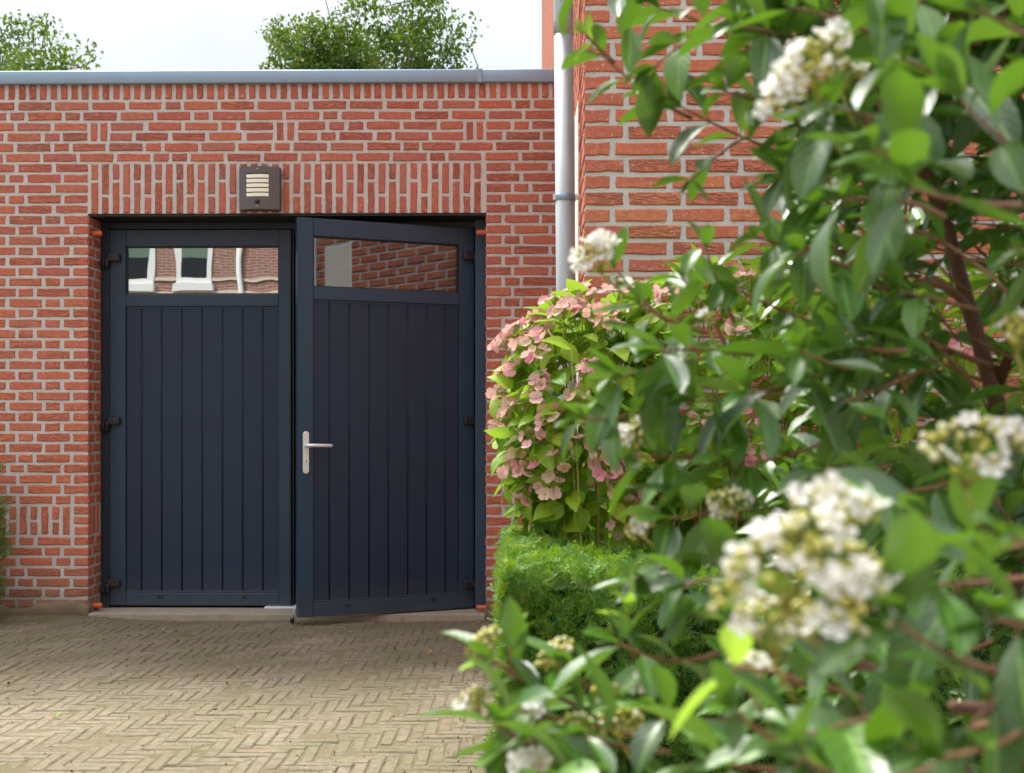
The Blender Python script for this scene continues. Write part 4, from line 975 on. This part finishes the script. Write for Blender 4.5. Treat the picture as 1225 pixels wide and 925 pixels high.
def build_hedge():
    x0, x1, y0, y1, h = -.072, 2.0, 3.15, 4.38, .785; mb = MB()
    def bumpf(a, b): return .018*math.sin(a*9+b*4)+.014*math.sin(a*23-b*17)
    def add(p, n, dens_t):
        d = (n*random.uniform(.1, .8)+rv()*.8); d.z += .10; d.normalize()
        t = random.random(); t = min(.999, .02+t*.62+(.34 if random.random() < dens_t else 0))
        mb.inst(SP[random.randrange(8)], frame_mtx(p-d*.034, d, (n+rv()*.7).normalized(), random.uniform(.62, 1.05)), t)
    def face(n_, fn, nrm, dt):
        for _ in range(n_): add(fn(), nrm, dt)
    U = random.uniform
    def top():
        x = x0+(x1-x0)*U(0, 1)**1.4; y = U(y0, y1); return Vector((x, y, h+bumpf(x, y)-U(-.012, .03)))
    def front():
        x = x0+(x1-x0)*U(0, 1)**1.4; z = U(.02, h); return Vector((x, y0+bumpf(x, z)*1.3+U(0, .04), z))
    def left():
        y = U(y0, y1); z = U(.02, h); return Vector((x0+bumpf(y, z)*1.0+U(0, .035), y, z))
    face(6800, top, Vector((0, 0, 1)), .6); face(7000, front, Vector((0, -1, 0)), .16); face(4400, left, Vector((-1, 0, 0)), .3)  # lit top and darker front painted into sprig tone, along with yellow new growth
    me = part_of(hedge, 'foliage', mb, M['yew'], False, kind='stuff')
    c = MB().box(x0+.065, x1-.06, y0+.075, y1-.06, .01, h-.06); part_of(hedge, 'dark_core', c, M['hcore'])  # plain dark box added inside so the hedge is not see-through
build_hedge()
def build_conifer():
    t = thing('conifer_shrub', 'feathery green conifer shrub at the left edge against the brick wall', 'shrub', (-3.22, 6.75, 0)); mb = MB(); st = MB()
    for i in range(26):
        z = .03+i*.034; r = .22*math.sin(min(1, (i+6)/20)*math.pi*.5)*(1.05-.55*i/26)
        for k in range(8):
            a = random.uniform(0, 6.28); d = Vector((math.cos(a), math.sin(a)*.6, random.uniform(.1, .6))).normalized(); b = Vector((-3.22, 6.75, z)); e = b+d*r*random.uniform(.7, 1.08)
            if e.y > 6.96: continue
            st.tube([b, e], [.002, .0008], 4)
            for j in range(9):
                p = b.lerp(e, .35+.65*j/8); mb.inst(SP[random.randrange(8)], frame_mtx(p, (d+rv()*.6).normalized(), rv(), random.uniform(.9, 1.3)), random.random()*.98+.001)
    st.tube([(-3.22, 6.75, 0), (-3.22, 6.75, .9)], [.012, .004], 7)
    part_of(t, 'foliage', mb, M['thuja'], kind='stuff'); part_of(t, 'stem', st, M['bark'], True)
build_conifer()
# ------------------------------------------------------------------ trees behind the garage
def tree(px, py, R, Y, label, nl, seed, vz=.9):
    global random
    random.seed(seed); X = pxX(px, Y); c = Vector((X, Y, pyZ(py, X, Y))); t = thing('broadleaf_tree', label, 'tree', (X, Y, 0), group='trees beyond the garage roof')
    wood = MB(); tips = []
    trunk_top = Vector((X, Y, c.z-R*.75)); part_of(t, 'trunk', MB().tube([(X-.1, Y, -.02), (X, Y, c.z*.35), tuple(trunk_top)], [.24, .18, .13], 10), M['tbark'], True)
    for i in range(46):
        d = rv(); d.z = abs(d.z)*1.1-.35; d.normalize(); q = random.uniform(.6, 1.0)
        e = c+Vector((d.x*R, d.y*R, d.z*R*vz))*q; m = trunk_top.lerp(e, .5)+Vector((0, 0, -.15*R))+rv()*.12*R
        P = bez(trunk_top-Vector((0, 0, random.uniform(0, .4))), m, e, 7); wood.tube(P, [.055*(1-.85*k/7) for k in range(8)], 6)
        for k in range(6):
            s = P[random.randint(3, 7)]; e2 = s+rv()*R*.28+Vector((0, 0, .08*R)); wood.tube([s, (s+e2)/2+rv()*.05, e2], [.014, .010, .004], 4); tips.append((e2, .22*R*random.uniform(.6, 1.1))); 
            if random.random() < .35: tips.append(((s+e2)/2, .2*R))
    part_of(t, 'limb', wood, M['tbark'], True)
    LT = [leaf_tpl(1, .62, 60+i, .15, .4, 2, 2, shape='ell') for i in range(3)]; mb = MB()
    for i in range(nl):
        p, r = random.choice(tips); o = rv()*r*random.random()**.5; o.z *= .6; q = p+o; s = random.uniform(.075, .135)
        d = (rv()+Vector((0, 0, -.3))).normalized(); mb.inst(LT[i % 3], frame_mtx(q, d, (Vector((0, 0, 1))+rv()*.8).normalized(), s), min(.999, abs(random.gauss(.45, .25))+.001))
    part_of(t, 'crown', mb, M['tree'], kind='stuff')
tree(460, 112, 2.4, 24, 'round green tree rising above the middle of the garage roof', 34000, 5)
tree(14, 178, 2.85, 24, 'yellow green tree showing low above the roof at the left edge', 30000, 11)
random.seed(99)
# small self-sown maple sprig on the roof behind the coping
def roof_sprig():
    t = thing('roof_seedling', 'small yellow green seedling growing on the roof edge before the middle tree', 'plant', (pxX(487, 7.4), 7.4, 3.2)); st = MB(); L = []
    for i in range(7):
        b = Vector((pxX(487+random.uniform(-8, 36), 7.45), 7.45, 3.2)); e = b+Vector((random.uniform(-.03, .03), 0, random.uniform(.07, .14))); st.tube([b, e], .0015, 4)
        for k in range(3): s = random.uniform(.03, .055); L.append((frame_mtx(e, (rv()+Vector((0, -.4, 0))).normalized(), (Vector((0, -1, .6))+rv()*.4).normalized(), s), s))
    scatter(t, L, HT, M['vibnew']); part_of(t, 'stem', st, M['stalk'], True)
roof_sprig()
# ------------------------------------------------------------------ fallen leaves
for px, py, s, lab in ((519, 781, .035, 'curled brown leaf on the paving straight below the open door'), (516, 780, 0, ''), (667, 880, 0, ''), (35, 765, .03, 'small brown leaf on the paving near the left wall foot'), (516, 797, .03, 'small russet leaf lying on the paving left of the hedge'),
        (473, 779, .03, 'tiny rust coloured leaf on the paving below the door handle side'), (73, 857, .03, 'small yellow green leaf on the paving at lower left'), (8, 820, .035, 'brown leaf at the extreme left edge of the paving')):
    if not s: continue
    Z = F*CH/(py-HZ); p = un(px, py, Z); o = put('fallen_leaf', MB().add(*leaf_tpl(1, .55, int(px), .3, 1.0)).mesh('fallen_leaf', M['vibnew'] if 'green' in lab else M['dry'], True), None, mtx=Matrix.Translation((p.x, p.y, .012)) @ Matrix.Rotation(px, 4, 'Z') @ Matrix.Scale(s, 4))
    o['label'] = lab; o['category'] = 'leaf'; o['group'] = 'fallen leaves on the driveway'
# ------------------------------------------------------------------ row house across the street, seen in the door glass
def build_row_house():
    HYb = -10.0; D = 24.4; X = lambda px: (px-632)/1400*D; Z = lambda py: CH+(HZ-py)/1400*D
    t = thing('row_house', 'brick row house across the street mirrored in the closed door window', 'house', (-7, -12, 0))
    part_of(t, 'wall', MB().box(-15, 4, -14, HYb, -.1, 7.2), M['far_brick'])
    rf = MB().add([(-15.2, HYb+.3, 7.1), (4.2, HYb+.3, 7.1), (4.2, -12, 9.6), (-15.2, -12, 9.6), (-15.2, -14.3, 7.1), (4.2, -14.3, 7.1)], [(0, 1, 2, 3), (3, 2, 5, 4), (0, 3, 4), (1, 5, 2), (0, 4, 5, 1)])
    part_of(t, 'roof', rf, M['tile'])
    fy = HYb
    for xa in (X(146)-.2, X(207), X(207)+3.2, X(207)-4.2, X(207)+6.2):
        for zb in (Z(339), .95):
            xb = xa+X(254)-X(207); zt = zb+1.7; fr = MB(); w_ = .11
            fr.box(xa, xa+w_, fy, fy+.05, zb, zt); fr.box(xb-w_, xb, fy, fy+.05, zb, zt); fr.box(xa+w_, xb-w_, fy, fy+.05, zb, zb+w_); fr.box(xa+w_, xb-w_, fy, fy+.05, zt-w_, zt)
            win = part_of(t, 'window', fr, M['white'])
            part_of(win, 'pane', MB().add([(xb-w_, fy+.03, zb+w_), (xa+w_, fy+.03, zb+w_), (xa+w_, fy+.03, zt-w_), (xb-w_, fy+.03, zt-w_)], [(0, 1, 2, 3)]), M['house_glass'])
            part_of(win, 'dark_backing', MB().box(xa+w_, xb-w_, fy+.003, fy+.006, zb+w_, zt-w_), M['black'])  # thin black sheet standing in for the unlit interior behind the pane
            part_of(win, 'blind', MB().box(xa+w_, xb-w_, fy+.010, fy+.014, zb+.55, zt-w_), M['blind'])
            part_of(win, 'sill', MB().box(xa-.03, xb+.03, fy, fy+.12, zb-.16, zb-.002), M['white'])
    zc = Z(347); part_of(t, 'band', MB().box(-15, 4, fy, fy+.04, zc-.22, zc-.02), M['band'])
    part_of(t, 'band', MB().box(-15, 4, fy, fy+.03, zc+.2, zc+.26), M['band'])
    part_of(t, 'downpipe', MB().tube([(X(287), fy+.09, 0), (X(287), fy+.09, 7)], .065, 14), M['white'], True)
    part_of(t, 'gutter', MB().box(-15.2, 4.2, fy+.3, fy+.44, 7.0, 7.12), M['white'])
build_row_house()
